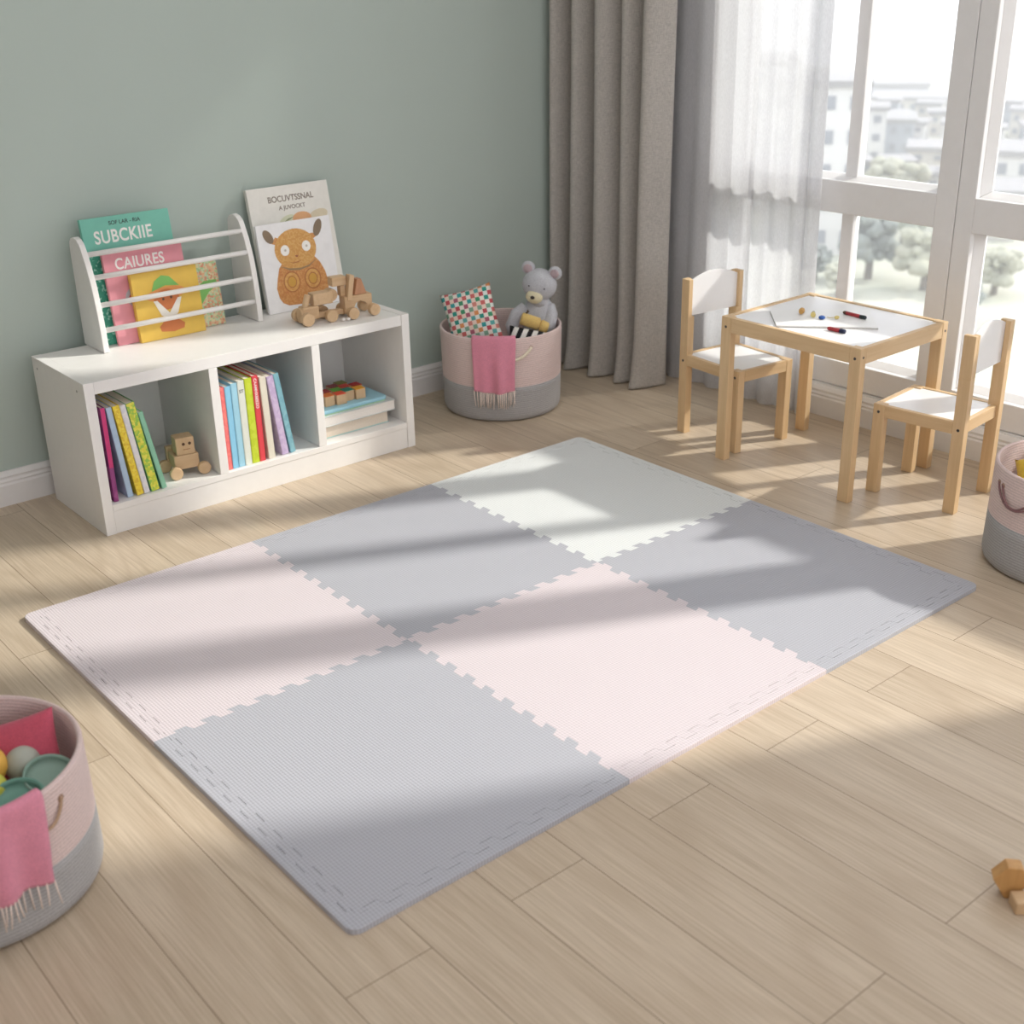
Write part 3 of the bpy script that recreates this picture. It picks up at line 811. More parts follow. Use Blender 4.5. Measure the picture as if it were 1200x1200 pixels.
for q, (px, py) in enumerate(((0.002, -0.040), (0.016, -0.046))):
    r = thing('wooden_bead', ('left' if q == 0 else 'right') + ' one of two tiny pale beads lying between the train wheels', 'bead', T(1.20 + px, 1.862 + py, CH), 'beads by the toy train')
    b = B(); ell(b, (0, 0, 0.005), (0.007, 0.006, 0.005)); obj('bead_body', b, plain('white_bead', (232, 226, 218), 0.4), r, smooth=True)

# ------------------------------------------------------------------ baskets
def basket(label, x, y, rb_, rt, h, band, d_ang, hang, mat_h, hang_r=0.0035):
    root = thing('woven_basket', label, 'basket', T(x, y, 0) @ RZ(d_ang), 'two tone rope baskets')
    # local frame: +x = away from camera-side, i.e. depth; -y = camera right
    rr = lambda z: rb_ + (rt - rb_) * z / h
    w = 0.009
    b = B()
    prof = [(rr(band) - 0.0005, band)] + [(rr(band + (h - band) * k / 10), band + (h - band) * k / 10) for k in range(1, 10)]
    prof += [(rt, h - 0.004), (rt - 0.0015, h - 0.0012), (rt - w / 2, h), (rt - w + 0.0015, h - 0.0012), (rt - w, h - 0.004)]
    prof += [(rr(h * k / 8) - w, h * k / 8) for k in range(7, 0, -1)] + [(rr(0.01) - w - 0.01, 0.012), (0, 0.010)]
    lathe(b, prof, 72, cap=False)
    # closing ring under the pink body
    obj('basket_body', b, PINKROPE, root, smooth=True)
    b = B()
    prof = [(0, 0.0005), (rb_ - 0.022, 0.0005), (rb_ - 0.010, 0.003), (rb_ - 0.003, 0.010), (rr(0.022), 0.022)] + [(rr(band * k / 6), band * k / 6) for k in range(2, 6)] + [(rr(band), band), (rr(band) - 0.006, band + 0.0005)]
    lathe(b, prof, 72, cap=False)
    obj('lower_band', b, GREYROPE, root, smooth=True)['label'] = 'grey lower band'
    # rope handles: hang = list of (theta0, theta1, z, sag) with theta measured from the camera side, + to the right
    for (t0, t1, z, sag) in hang:
        P = lambda th, z, off: (-(rr(z) + off) * math.cos(th), -(rr(z) + off) * math.sin(th), z)
        n = 14
        pts = [P(t0, z, -0.006)] + [P(t0 + (t1 - t0) * k / n, z - sag * math.sin(PI * k / n) ** 0.8, 0.002 + 0.006 * math.sin(PI * k / n)) for k in range(n + 1)] + [P(t1, z, -0.006)]
        b = B(); tube(b, pts, hang_r, 8); hdl = obj('handle', b, mat_h, root, smooth=True)
        for th in (t0, t1):
            b = B()
            c = Vector(P(th, z, 0.0008)); nrm = Vector((-math.cos(th), -math.sin(th), 0)); s = Vector((-nrm.y, nrm.x, 0))
            tube(b, [c + (s * math.cos(a) + Vector((0, 0, 1)) * math.sin(a)) * 0.0055 for a in [2 * PI * k / 14 for k in range(14)]], 0.0012, 6, closed=True)
            obj('eyelet', b, plain('tan_eyelet', (170, 136, 110), 0.5), hdl, smooth=True)
    return root

COTTON = fabric('cream_cotton_cord', (232, 220, 198), 300, 0.4)
LEATH = plain('tan_leather_cord', (178, 148, 120), 0.6)
MAUVE = plain('mauve_cord', (140, 104, 104), 0.7)
AB = math.atan2(0.776, 0.631)
BKX, BKY = 1.873, 1.890
basket('pink and grey rope basket by the green wall holding bear and cushion', BKX, BKY, 0.203, 0.210, 0.292, 0.122, AB, [(R_(28), R_(-9), 0.256, 0.036)], COTTON, 0.0055)
AL = math.atan2(0.981, 0.196)
LKX, LKY = -0.401, 0.541
basket('pink and grey rope basket at the left edge of the room holding cups', LKX, LKY, 0.2045, 0.2015, 0.246, 0.108, AL, [(R_(43), R_(21), 0.213, 0.030)], LEATH, 0.0028)
AR = math.atan2(0.413, 0.911)
RKX, RKY = 2.120, -0.061
basket('pink and grey rope basket at the right edge beside the chair', RKX, RKY, 0.203, 0.198, 0.265, 0.128, AR, [(R_(-62), R_(-20), 0.226, 0.045), (R_(-56), R_(-26), 0.224, 0.040)], MAUVE, 0.0026)

# local frame at a basket: r = right of view, d = depth away, z
def loc(cx, cy, ang):
    return T(cx, cy, 0) @ RZ(ang - PI / 2)   # local x = right, local y = depth

# ---- pink throws hanging over the rim
def throw(label, M, R, zrim, zbot, th0, th1, fr_len, seed, wav=0.004, narrow=0.03):
    rnd = random.Random(seed)
    root = thing('pink_throw', label, 'throw', M, 'pink fringed throws')
    PINKT = fabric('pink_wool', (220, 142, 162), 350, 0.35, 0.10)
    nu, nv = 28, 34
    path = []     # (radius offset, z)
    for k in range(6): path.append((-0.030 + 0.004 * k, zrim - 0.075 + 0.0125 * k))
    for k in range(7):
        a = PI - PI * k / 6
        path.append((-0.0045 + 0.0095 * math.cos(a), zrim + 0.001 + 0.0085 * math.sin(a)))
    z0 = zrim - 0.002
    for k in range(1, 22): path.append((0.0065 + 0.003 * math.sin(k / 21 * PI * 0.8), z0 - (z0 - zbot) * k / 21))
    b = B()
    grid = []
    ph = [rnd.uniform(0, 6) for _ in range(4)]
    for (ro, z) in path:
        row = []
        hang = max(0.0, min(1.0, (zrim - z) / 0.12)) if ro > 0 else 0
        for i in range(nu + 1):
            s = i / nu
            th = th0 + (th1 - th0) * (s * (1 - (0.07 + narrow) * hang) + 0.07 * hang)
            w_ = wav * hang * (math.sin(s * 9 + ph[0]) + 0.6 * math.sin(s * 17 + ph[1]) + 1.1) + (0.006 * hang * math.exp(-((s - 0.62) / 0.09) ** 2))
            rr = R + ro + w_
            row.append(b.verts.new((rr * math.sin(th), -rr * math.cos(th), z + 0.004 * math.sin(s * 5 + ph[2]) * hang)))
        grid.append(row)
    for r0, r1 in zip(grid, grid[1:]):
        for i in range(nu): b.faces.new((r0[i], r0[i + 1], r1[i + 1], r1[i]))
    ends = [v.co.copy() for v in grid[-1]]
    o = obj('cloth', b, PINKT, root, smooth=True)
    md = o.modifiers.new('thick', 'SOLIDIFY'); md.thickness = 0.0022; md.offset = 0
    b = B()
    for i in range(0, nu + 1):
        if i % 2 and rnd.random() < 0.35: continue
        p = ends[i]
        out = Vector((p.x, p.y, 0)).normalized()
        L = fr_len * rnd.uniform(0.75, 1.05)
        sd = out.cross(Vector((0, 0, 1))) * rnd.uniform(-0.006, 0.006)
        tube(b, [p + Vector((0, 0, 0.003)), p + sd * 0.4 - Vector((0, 0, L * 0.5)) + out * 0.0006, p + sd - Vector((0, 0, L))], [0.0017, 0.0014, 0.0011], 5)
    obj('fringe', b, fabric('cream_fringe', (236, 220, 208), 300, 0.3), root, smooth=True)['label'] = 'cream fringe'
    return root
throw('pink fringed throw hanging over the rim of the basket with the bear', loc(BKX, BKY, AB), 0.210, 0.292, 0.113, R_(-27), R_(13), 0.055, 3, 0.0055, 0.05)
throw('pink fringed throw hanging over the rim of the left basket', loc(LKX, LKY, AL), 0.2030, 0.246, 0.098, R_(-22), R_(32), 0.045, 5, 0.007, 0.09)

# ---- cushion, bear, striped pillow, yellow toy in the back basket
MB = loc(BKX, BKY, AB)
def pillow_mesh(b, w, h, t, n=22, pinch=0.9):
    top, bot = [], []
    for j in range(n + 1):
        rt_, rb2 = [], []
        for i in range(n + 1):
            u_, v_ = 2 * i / n - 1, 2 * j / n - 1
            f = max(0.0, (1 - abs(u_) ** 2.6)) ** 0.55 * max(0.0, (1 - abs(v_) ** 2.6)) ** 0.55
            # corners poke out, sides draw in
            sx = 1 - 0.07 * (1 - v_ * v_) * abs(u_) ** 3; sz = 1 - 0.07 * (1 - u_ * u_) * abs(v_) ** 3
            x, z = u_ * w / 2 * sx, v_ * h / 2 * sz
            edge = i in (0, n) or j in (0, n)
            a = b.verts.new((x, -t / 2 * f, z)); rt_.append(a)
            rb2.append(a if edge else b.verts.new((x, t / 2 * f, z)))
        top.append(rt_); bot.append(rb2)
    for j in range(n):
        for i in range(n):
            b.faces.new((top[j][i], top[j][i + 1], top[j + 1][i + 1], top[j + 1][i]))
            b.faces.new((bot[j][i], bot[j + 1][i], bot[j + 1][i + 1], bot[j][i + 1]))
# cushion: centre (local) about (-0.10,-0.03,0.345)
cu = thing('checked_cushion', 'small cushion with multicoloured check pattern sticking out of the basket', 'cushion', MB @ T(-0.098, -0.015, 0.318) @ RY(R_(-14)) @ RX(R_(-20)))
b = B(); pillow_mesh(b, 0.178, 0.200, 0.07); obj('cushion_cover', b, checks_mat(), cu, smooth=True)
BEAR = fabric('grey_knit', (194, 195, 200), 260, 0.6, 0.12)
be = thing('teddy_bear', 'grey knitted teddy bear sitting in the basket by the curtain', 'teddy bear', MB @ T(0.122, 0.045, 0.0))
Mh = T(0.015, 0, 0.412) @ RY(R_(10)) @ RZ(R_(-14)) @ RX(R_(8))
b = B(); ell(b, (0, 0, 0), (0.060, 0.054, 0.055), Mh, 0, 28, 18); hd = obj('head', b, BEAR, be, smooth=True)
for sx in (-1, 1):
    b = B(); ell(b, (sx * 0.047, 0.004, 0.050), (0.0240, 0.011, 0.0240), Mh); e = obj('ear', b, BEAR, hd, smooth=True)
    b = B(); ell(b, (sx * 0.047, -0.005, 0.050), (0.0155, 0.006, 0.0155), Mh); obj('inner_ear', b, fabric('mauve_felt', (186, 166, 170), 300, 0.3), hd, smooth=True)['label'] = 'mauve inner ear'
b = B(); ell(b, (-0.004, -0.046, -0.030), (0.030, 0.020, 0.023), Mh); obj('muzzle', b, fabric('cream_felt', (226, 218, 184), 300, 0.3), hd, smooth=True)['label'] = 'cream muzzle'
b = B(); ell(b, (-0.006, -0.066, -0.026), (0.0075, 0.005, 0.006), Mh); obj('nose', b, plain('dark_nose', (58, 48, 46)), hd, smooth=True)
for sx in (-1, 1):
    b = B(); ell(b, (sx * 0.027, -0.0485, 0.006), (0.0028, 0.0022, 0.0028), Mh); obj('eye', b, plain('black_eye', (40, 40, 44), 0.3), hd, smooth=True)
b = B(); ell(b, (0.012, 0.006, 0.288), (0.060, 0.050, 0.088), I4, 0, 24, 16)
tube(b, [(0.012, 0, 0.34), (0.014, 0, 0.372)], 0.034, 14); obj('body', b, BEAR, be, smooth=True)
for pts in ([(-0.034, -0.004, 0.334), (-0.066, -0.012, 0.312), (-0.084, -0.022, 0.276), (-0.078, -0.036, 0.236)], [(0.046, -0.002, 0.336), (0.053, -0.022, 0.312), (0.047, -0.040, 0.276), (0.032, -0.062, 0.254)]):
    b = B(); tube(b, pts, [0.022, 0.023, 0.022, 0.018], 14); obj('arm', b, BEAR, be, smooth=True)
st = thing('striped_pillow', 'black and white striped pillow under the yellow toy in the basket', 'pillow', MB @ T(0.090, -0.088, 0.238) @ RY(R_(12)) @ RX(R_(-35)))
b = B(); pillow_mesh(b, 0.140, 0.115, 0.07); obj('pillow_cover', b, stripes_mat(), st, smooth=True)
YEL = fabric('mustard_plush', (222, 190, 116), 320, 0.4)
yt = thing('yellow_plush_roll', 'mustard yellow soft toy lying across the bear', 'soft toy', MB @ T(0.112, -0.055, 0.306) @ RY(R_(20)))
b = B(); tube(b, [(-0.045, 0, 0.0), (-0.042, 0, 0), (0.018, 0, 0), (0.021, 0, 0)], [0.017, 0.0215, 0.0215, 0.017], 18); obj('roll', b, YEL, yt, smooth=True)
b = B(); tube(b, [(0.023, 0, -0.002), (0.026, 0, -0.002), (0.050, 0, -0.004), (0.053, 0, -0.004)], [0.016, 0.0205, 0.0195, 0.015], 18); obj('roll_end', b, YEL, yt, smooth=True)
b = B(); tube(b, [(-0.034, 0.002, 0.020), (-0.030, 0.0, 0.030), (-0.034, 0, 0.033)], 0.0035, 8); obj('loop', b, plain('brown_loop', (92, 76, 60)), yt, smooth=True)

# ---- contents of the left basket
ML = loc(LKX, LKY, AL)
pc = thing('raspberry_cushion', 'raspberry pink cushion standing at the back of the left basket', 'cushion', ML @ T(0.095, 0.055, 0.172) @ RZ(R_(-22)) @ RY(R_(-14)) @ RX(R_(-32)))
b = B(); pillow_mesh(b, 0.165, 0.155, 0.05); obj('cushion_cover', b, fabric('raspberry_cotton', (196, 84, 104), 350, 0.3), pc, smooth=True)
def cup(label, M, r, h, mat, cat='toy cup'):
    root = thing('toy_cup', label, cat, M, 'toy cups in the left basket')
    b = B()
    prof = [(0, 0), (r * 0.72, 0), (r * 0.84, h * 0.08), (r * 0.97, h * 0.6), (r * 0.98, h * 0.86), (r * 1.03, h * 0.90), (r * 1.04, h), (r * 0.95, h), (r * 0.92, h * 0.86), (r * 0.90, h * 0.76), (r * 0.6, h * 0.74), (0, h * 0.76)]
    lathe(b, prof, 40, cap=False); obj('cup_body', b, mat, root, smooth=True)
    return root
SAGE = plain('sage_plastic', (142, 172, 158), 0.5); SEA = plain('sea_green_plastic', (112, 162, 146), 0.5); STONE = plain('stone_plastic', (176, 180, 168), 0.6)
cup('grey green toy cup in front of the raspberry cushion', ML @ T(0.132, -0.020, 0.148) @ RX(R_(20)) @ RY(R_(8)), 0.042, 0.045, SAGE)
cup('sea green toy cup nearest the pink throw in the left basket', ML @ T(0.078, -0.068, 0.143) @ RX(R_(16)) @ RY(R_(-4)), 0.047, 0.046, SEA)
cup('dark green toy cup lying deep between the two other cups', ML @ T(0.125, -0.085, 0.118) @ RX(R_(10)), 0.040, 0.040, plain('deep_green_plastic', (70, 130, 108), 0.5))
def ball(label, M, r, mat, grp=None):
    root = thing('toy_ball', label, 'ball', M, grp)
    b = B(); ell(b, (0, 0, 0), (r, r, r), I4, 0, 28, 18); obj('ball_body', b, mat, root, smooth=True)
ball('stone grey ball behind the green cups in the left basket', ML @ T(0.104, 0.028, 0.184), 0.031, STONE)
ball('orange yellow ball at the left in the left basket', ML @ T(0.044, 0.022, 0.203), 0.036, plain('orange_yellow_plastic', (238, 186, 84), 0.5))
ball('lime yellow ball below the orange yellow ball in the left basket', ML @ T(0.043, -0.020, 0.183), 0.029, plain('lime_plastic', (206, 206, 84), 0.5))
# ---- right basket: folded yellow cloth
MR = loc(RKX, RKY, AR)
yc = thing('yellow_cushion', 'mustard yellow cushion inside the right basket', 'cushion', MR @ T(-0.040, -0.005, 0.192) @ RZ(R_(15)) @ RX(R_(-68)) @ RY(R_(6)))
b = B(); pillow_mesh(b, 0.21, 0.19, 0.10); obj('cushion_cover', b, fabric('yellow_cotton', (226, 190, 50), 350, 0.3), yc, smooth=True)

# ------------------------------------------------------------------ table
TX0, TX1, TY0, TY1, TH = 2.022, 2.440, 0.535, 1.030, 0.452
ta = thing('childrens_table', 'small pine table with white top by the window', 'table', T(TX0, TY0, 0))
TW, TD = TX1 - TX0, TY1 - TY0
lx, ly = 0.026, 0.036
for ax in (0, 1):
    for ay in (0, 1):
        b = B(); x0 = ax * (TW - lx); y0 = ay * (TD - ly)
        box(b, (x0, y0, 0), (x0 + lx, y0 + ly, TH)); leg = obj('leg', b, PINE['Z'], ta, bevel=0.0018)
        b = B(); xx = -0.0006 if ax == 0 else TW + 0.0006
        cyl(b, (xx, y0 + ly / 2, TH - 0.030), (x0 + lx / 2, y0 + ly / 2, TH - 0.030), 0.0042, 12)
        yy = -0.0006 if ay == 0 else TD + 0.0006
        cyl(b, (x0 + lx / 2, yy, TH - 0.026), (x0 + lx / 2, y0 + ly / 2, TH - 0.026), 0.0036, 12); obj('bolt', b, DARKM, leg)
ah = 0.046
for x0 in (0.0006, TW - 0.0166):
    b = B(); box(b, (x0, ly + 0.0004, TH - ah), (x0 + 0.016, TD - ly - 0.0004, TH - 0.0008)); obj('apron', b, PINE['Y'], ta, bevel=0.001)
for y0 in (0.0006, TD - 0.0166):
    b = B(); box(b, (lx + 0.0004, y0, TH - ah), (TW - lx - 0.0004, y0 + 0.016, TH - 0.0008)); obj('apron', b, PINE['X'], ta, bevel=0.001)
b = B()
q0, q1, r0, r1 = 0.0167, TW - 0.0167, 0.0167, TD - 0.0167
prism(b, [(lx, r0), (q1 - (lx - 0.0166), r0), (q1 - (lx - 0.0166), ly), (q1, ly), (q1, TD - ly), (q1 - (lx - 0.0166), TD - ly), (q1 - (lx - 0.0166), r1), (lx, r1), (lx, TD - ly), (q0, TD - ly), (q0, ly), (lx, ly)], TH - 0.016, TH - 0.004)
obj('tabletop', b, PANEL, ta)
TZ = TH - 0.004

# ------------------------------------------------------------------ chairs
def chair(label, M):
    root = thing('childrens_chair', label, 'chair', M, 'small pine chairs')
    w, d, sh, bh = 0.232, 0.272, 0.266, 0.507
    lw, ld = 0.026, 0.034       # across, along depth
    # local: x across 0..w, y: 0 = back .. d = front
    for x0 in (0, w - lw):
        b = B(); box(b, (x0, d - ld, 0), (x0 + lw, d, sh)); lg = obj('leg', b, PINE['Z'], root, bevel=0.0018)
        b = B(); xx = -0.0006 if x0 == 0 else w + 0.0006
        cyl(b, (xx, d - ld / 2, sh - 0.022), (x0 + lw / 2, d - ld / 2, sh - 0.022), 0.0042, 12); obj('bolt', b, DARKM, lg)
        b = B()
        box(b, (x0, 0, 0), (x0 + lw, ld, bh - 0.118))
        if x0 == 0: box(b, (0, 0, bh - 0.118), (lw * 0.62, ld, bh)); box(b, (lw * 0.62, 0, bh - 0.118), (lw, ld * 0.45, bh))
        else: box(b, (w - lw * 0.62, 0, bh - 0.118), (w, ld, bh)); box(b, (w - lw, 0, bh - 0.118), (w - lw * 0.62, ld * 0.45, bh))
        lg = obj('back_post', b, PINE['Z'], root, bevel=0.0012)
        b = B(); cyl(b, (xx, ld / 2, sh - 0.022), (x0 + lw / 2, ld / 2, sh - 0.022), 0.0042, 12); obj('bolt', b, DARKM, lg)
    rh = 0.036
    for x0 in (0.0006, w - 0.0146):
        b = B(); box(b, (x0, ld + 0.0004, sh - rh), (x0 + 0.014, d - ld - 0.0004, sh - 0.0008)); obj('seat_rail', b, PINE['Y'], root, bevel=0.001)
    for y0 in (0.008, d - 0.0146):
        b = B(); box(b, (lw + 0.0004, y0, sh - rh), (w - lw - 0.0004, y0 + 0.014, sh - 0.0008)); obj('seat_rail', b, PINE['X'], root, bevel=0.001)
    b = B()
    a0, a1, c0, c1 = 0.0147, w - 0.0147, 0.0225, d - 0.0147
    prism(b, [(lw, c0), (w - lw, c0), (w - lw, ld + 0.0004), (a1, ld + 0.0004), (a1, d - ld), (w - lw, d - ld), (w - lw, c1), (lw, c1), (lw, d - ld), (a0, d - ld), (a0, ld + 0.0004), (lw, ld + 0.0004)], sh - 0.014, sh - 0.003)
    obj('seat', b, PANEL, root)
    b = B()
    xa, xb = lw * 0.62 + 0.0004, w - lw * 0.62 - 0.0004
    n = 16
    pts = [(xa, bh - 0.1175), (xb, bh - 0.1175), (xb, bh - 0.008)] + [(xb + (xa - xb) * k / n, bh - 0.008 + 0.024 * math.sin(PI * k / n) ** 0.9) for k in range(1, n)] + [(xa, bh - 0.008)]
    prism(b, pts, -(ld * 0.45 + 0.0085), -(ld * 0.45 + 0.0004), Matrix(((1, 0, 0, 0), (0, 0, -1, 0), (0, 1, 0, 0), (0, 0, 0, 1))))
    obj('backrest', b, PANEL, root, bevel=0.001)
    return root
# left chair faces -Y (towards the table), right chair faces +Y
chair('pine chair with white seat at the far side of the table by the curtain', T(2.348, 1.258, 0) @ RZ(R_(180 - 5.5)))
chair('pine chair with white seat at the near side of the table by the right basket', T(2.170, 0.290, 0) @ RZ(R_(5.5)))

# ------------------------------------------------------------------ things on the table
pa = thing('drawing_board', 'thin white drawing board lying askew on the small table', 'drawing board', T(0, 0, TZ))
P4 = [(2.168, 0.968), (2.048, 0.846), (2.236, 0.632), (2.398, 0.780)]
b = B(); prism(b, P4, 0.0002, 0.0058); obj('board', b, plain('board_white', (246, 246, 244), 0.4, 0.005), pa, bevel=0.0006)
b = B(); prism(b, [(x, y) for x, y in P4], 0.0001, 0.0022, T(0, 0, 0) @ T(2.21, 0.81, 0) @ Matrix.Diagonal((1.004, 1.004, 1, 1)) @ T(-2.21, -0.81, 0)); obj('rim', b, plain('grey_board_edge', (168, 164, 154), 0.5), pa)['label'] = 'grey edge'
DZ = TZ + 0.006
def peg(label, x, y, z, ang, tilt, r0, L, m0, m1, capr=None):
    root = thing('toy_peg', label, 'toy peg', T(x, y, z) @ RZ(ang) @ RX(tilt), 'small pegs on the drawing board')
    b = B(); lathe(b, [(0, 0), (r0, 0), (r0, L * .55), (r0 * 0.7, L * .62), (r0 * .7, L), (0, L)], 20, cap=False); obj('peg_body', b, m0, root, smooth=False, bevel=0.0006)
    b = B(); lathe(b, [(0, L + .0001), (r0 * 0.8, L + .0001), (r0 * 0.8, L + 0.003), (0, L + 0.003)], 20, cap=False); obj('peg_cap', b, m1, root)
    return root
GOLD = wood('honey_wood', (214, 168, 96), 'Z'); NAVY = plain('navy_plastic', (28, 36, 70), 0.4); REDP = plain('crayon_red', (176, 54, 58), 0.5); BLK = plain('black_green_plastic', (34, 46, 50), 0.4); DKB = plain('dark_brown_wood', (84, 60, 40), 0.5); BLU = plain('royal_blue', (30, 84, 160), 0.4); PYEL = plain('pale_yellow', (226, 206, 130), 0.5)
peg('honey wood peg lying farthest left on the drawing board', 2.208, 0.880, DZ + 0.0085, R_(-60), R_(88), 0.0085, 0.020, GOLD, GOLD)
peg('honey wood peg with dark brown end on the drawing board', 2.190, 0.826, DZ + 0.0075, R_(125), R_(88), 0.0075, 0.017, PYEL, DKB)
r = thing('blue_bead', 'royal blue bead in the middle of the drawing board', 'bead', T(2.194, 0.797, DZ))
b = B(); tube(b, [(0.0055 * math.cos(a), 0.0055 * math.sin(a), 0.0052) for a in [2 * PI * k / 18 for k in range(18)]], 0.0045, 10, T(0, 0, 0), 0, True); obj('bead_ring', b, BLU, r, smooth=True)
r = thing('yellow_bead', 'pale yellow bead with a short thread right of the blue bead', 'bead', T(2.226, 0.768, DZ))
b = B(); ell(b, (0, 0, 0.005), (0.009, 0.007, 0.005)); bo = obj('bead_body', b, PYEL, r, smooth=True)
b = B(); tube(b, [(-0.004, 0.006, 0.004), (-0.010, 0.020, 0.002), (-0.006, 0.030, 0.0015)], 0.001, 6); obj('thread', b, PYEL, r, smooth=True)
def crayon(label, x0, y0, x1, y1, z, r, cap0, cap1, capf):
    d = Vector((x1 - x0, y1 - y0, 0)); L = d.length
    root = thing('crayon', label, 'crayon', T(x0, y0, z + r) @ RZ(math.atan2(d.y, d.x)), 'red crayons')
    b = B(); tube(b, [(0.012, 0, 0), (L - capf, 0, 0)], r, 14); obj('barrel', b, REDP, root, smooth=True)
    b = B(); tube(b, [(0, 0, 0), (0.004, 0, 0), (0.012, 0, 0)], [r * 0.6, r * 0.95, r * 1.02], 14); obj('tip', b, cap0, root, smooth=True)
    b = B(); tube(b, [(L - capf, 0, 0), (L - 0.002, 0, 0), (L, 0, 0)], [r * 1.12, r * 1.12, r * 0.9], 14); obj('cap', b, cap1, root, smooth=True)
crayon('long red crayon with dark ends lying on the drawing board', 2.287, 0.790, 2.279, 0.706, DZ, 0.0052, DKB, BLK, 0.020)
crayon('short red crayon with navy end lying on the table in front of the drawing board', 2.128, 0.726, 2.131, 0.668, TZ, 0.0056, REDP, NAVY, 0.017)

# ------------------------------------------------------------------ loose blocks on the floor at the right edge
r = thing('pentagonal_block', 'five sided honey wood block standing on the floor at the right edge', 'toy block', T(0.864, -0.634, 0) @ RZ(R_(-50)), 'loose floor blocks')
b = B(); pent = [(0.0, 0.0), (0.024, 0.022), (0.014, 0.050), (-0.014, 0.050), (-0.024, 0.026)]
prism(b, [(0.010, 0.0), (0.028, 0.034), (0.016, 0.062), (-0.008, 0.062), (-0.028, 0.036), (-0.006, 0.0)], -0.026, 0, Matrix(((1, 0, 0, 0), (0, 0, -1, 0), (0, 1, 0, 0), (0, 0, 0, 1))))
obj('block_body', b, wood('honey_block', (206, 158, 98), 'Z'), r, bevel=0.002)
r = thing('long_block', 'long pale wooden block lying on the floor in front of the five sided block', 'toy block', T(0.8790, -0.6765, 0) @ RZ(R_(-40)), 'loose floor blocks')
b = B(); box(b, (-0.042, -0.016, 0), (0.050, 0.016, 0.024)); obj('block_body', b, BEECH['X'], r, bevel=0.0025)

# ------------------------------------------------------------------ curtains
def curtain(name, label, cat, mat, yk, xs, amp, z0, z1, taper, thick, seed, flare=0.03, hem=0.0):
    """yk: fold boundaries along Y; each interval is one fold bulging into the room"""
    rnd = random.Random(seed)
    root = thing(name, label, cat, T(xs, (yk[0] + yk[-1]) / 2, 0))
    yc_ = (yk[0] + yk[-1]) / 2
    m = 14; nz = 44
    b = B(); grid = []
    jit = [rnd.uniform(-1, 1) for _ in yk]; am = [amp * rnd.uniform(0.8, 1.15) for _ in yk]
    for j in range(nz + 1):
        z = z0 + (z1 - z0) * (j / nz) ** 1.5
        f = 1 - z / z1
        low = math.exp(-z / 0.10)
        row = []
        for k in range(len(yk) - 1):
            for i in range(m + (1 if k == len(yk) - 2 else 0)):
                s = i / m
                y = yk[k] + (yk[k + 1] - yk[k]) * s
                y += 0.010 * math.sin(2 * z + k * 1.7) * (0.3 + f) * 0.6
                y += (y - yc_) * taper * f
                bul = math.sin(PI * s) ** 1.3
                x = -am[k] * bul * (1 + 0.25 * f) - 0.008 * jit[k] * f
                x -= flare * low * bul * (0.6 + 0.5 * abs(jit[k]))
                zz = z + hem * low * (0.5 - bul) * 0.4
                row.append(b.verts.new((x, y - yc_, max(zz, 0.002))))
        grid.append(row)
    for r0, r1 in zip(grid, grid[1:]):
        for i in range(len(r0) - 1): b.faces.new((r0[i], r0[i + 1], r1[i + 1], r1[i]))
    o = obj('curtain_panel', b, mat, root, smooth=True)
    if thick:
        md = o.modifiers.new('thick', 'SOLIDIFY'); md.thickness = thick; md.offset = 0
    return root
def linen_mat():
    t = NT('grey_linen')
    v = t.coords()
    n1 = t.noise(t.coords(scale=(1, 1, 0.15)), 500, 2); n2 = t.noise(t.coords(scale=(0.15, 0.15, 1)), 500, 2)
    f = t.math('MULTIPLY', t.math('ADD', n1, n2), 0.5)
    c = lin((178, 173, 166))
    t.base(t.ramp(f, [(0.36, tuple(x * 0.82 for x in c[:3]) + (1,)), (0.64, tuple(x * 1.15 for x in c[:3]) + (1,))]), 0.95)
    t.b.inputs['Sheen Weight'].default_value = 0.1
    t.bump(f, 0.35, 0.001)
    return t.m
curtain('linen_curtain', 'heavy grey linen curtain hanging in deep folds at the corner of the window', 'curtain', linen_mat(), [2.178, 2.085, 1.970, 1.842, 1.735, 1.632], 2.432, 0.085, 0.004, 2.74, -0.02, 0.004, 4, 0.030)
curtain('sheer_curtain', 'white sheer curtain hanging between the grey curtain and the window', 'curtain', sheer_mat(), [1.73, 1.64, 1.555, 1.46, 1.37, 1.30, 1.22, 1.155, 1.10], 2.545, 0.016, 0.004, 2.74, 0.03, 0, 9, 0.010)

# ------------------------------------------------------------------ outside: lawn, trees, buildings (far away)
EZ = -14.58
CXY = (-0.785, -1.378)
def pol(az, d): return CXY[0] + d * math.cos(R_(az)), CXY[1] + d * math.sin(R_(az))
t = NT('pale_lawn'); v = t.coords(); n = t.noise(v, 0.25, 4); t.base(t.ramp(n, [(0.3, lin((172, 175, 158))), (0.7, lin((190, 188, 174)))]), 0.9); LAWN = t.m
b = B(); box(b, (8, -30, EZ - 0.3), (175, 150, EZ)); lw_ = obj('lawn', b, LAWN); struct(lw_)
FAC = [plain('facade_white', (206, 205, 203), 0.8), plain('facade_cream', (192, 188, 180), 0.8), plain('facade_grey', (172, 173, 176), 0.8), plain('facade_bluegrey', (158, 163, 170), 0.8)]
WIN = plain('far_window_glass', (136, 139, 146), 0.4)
ROOF = plain('pale_roof', (150, 148, 148), 0.8)
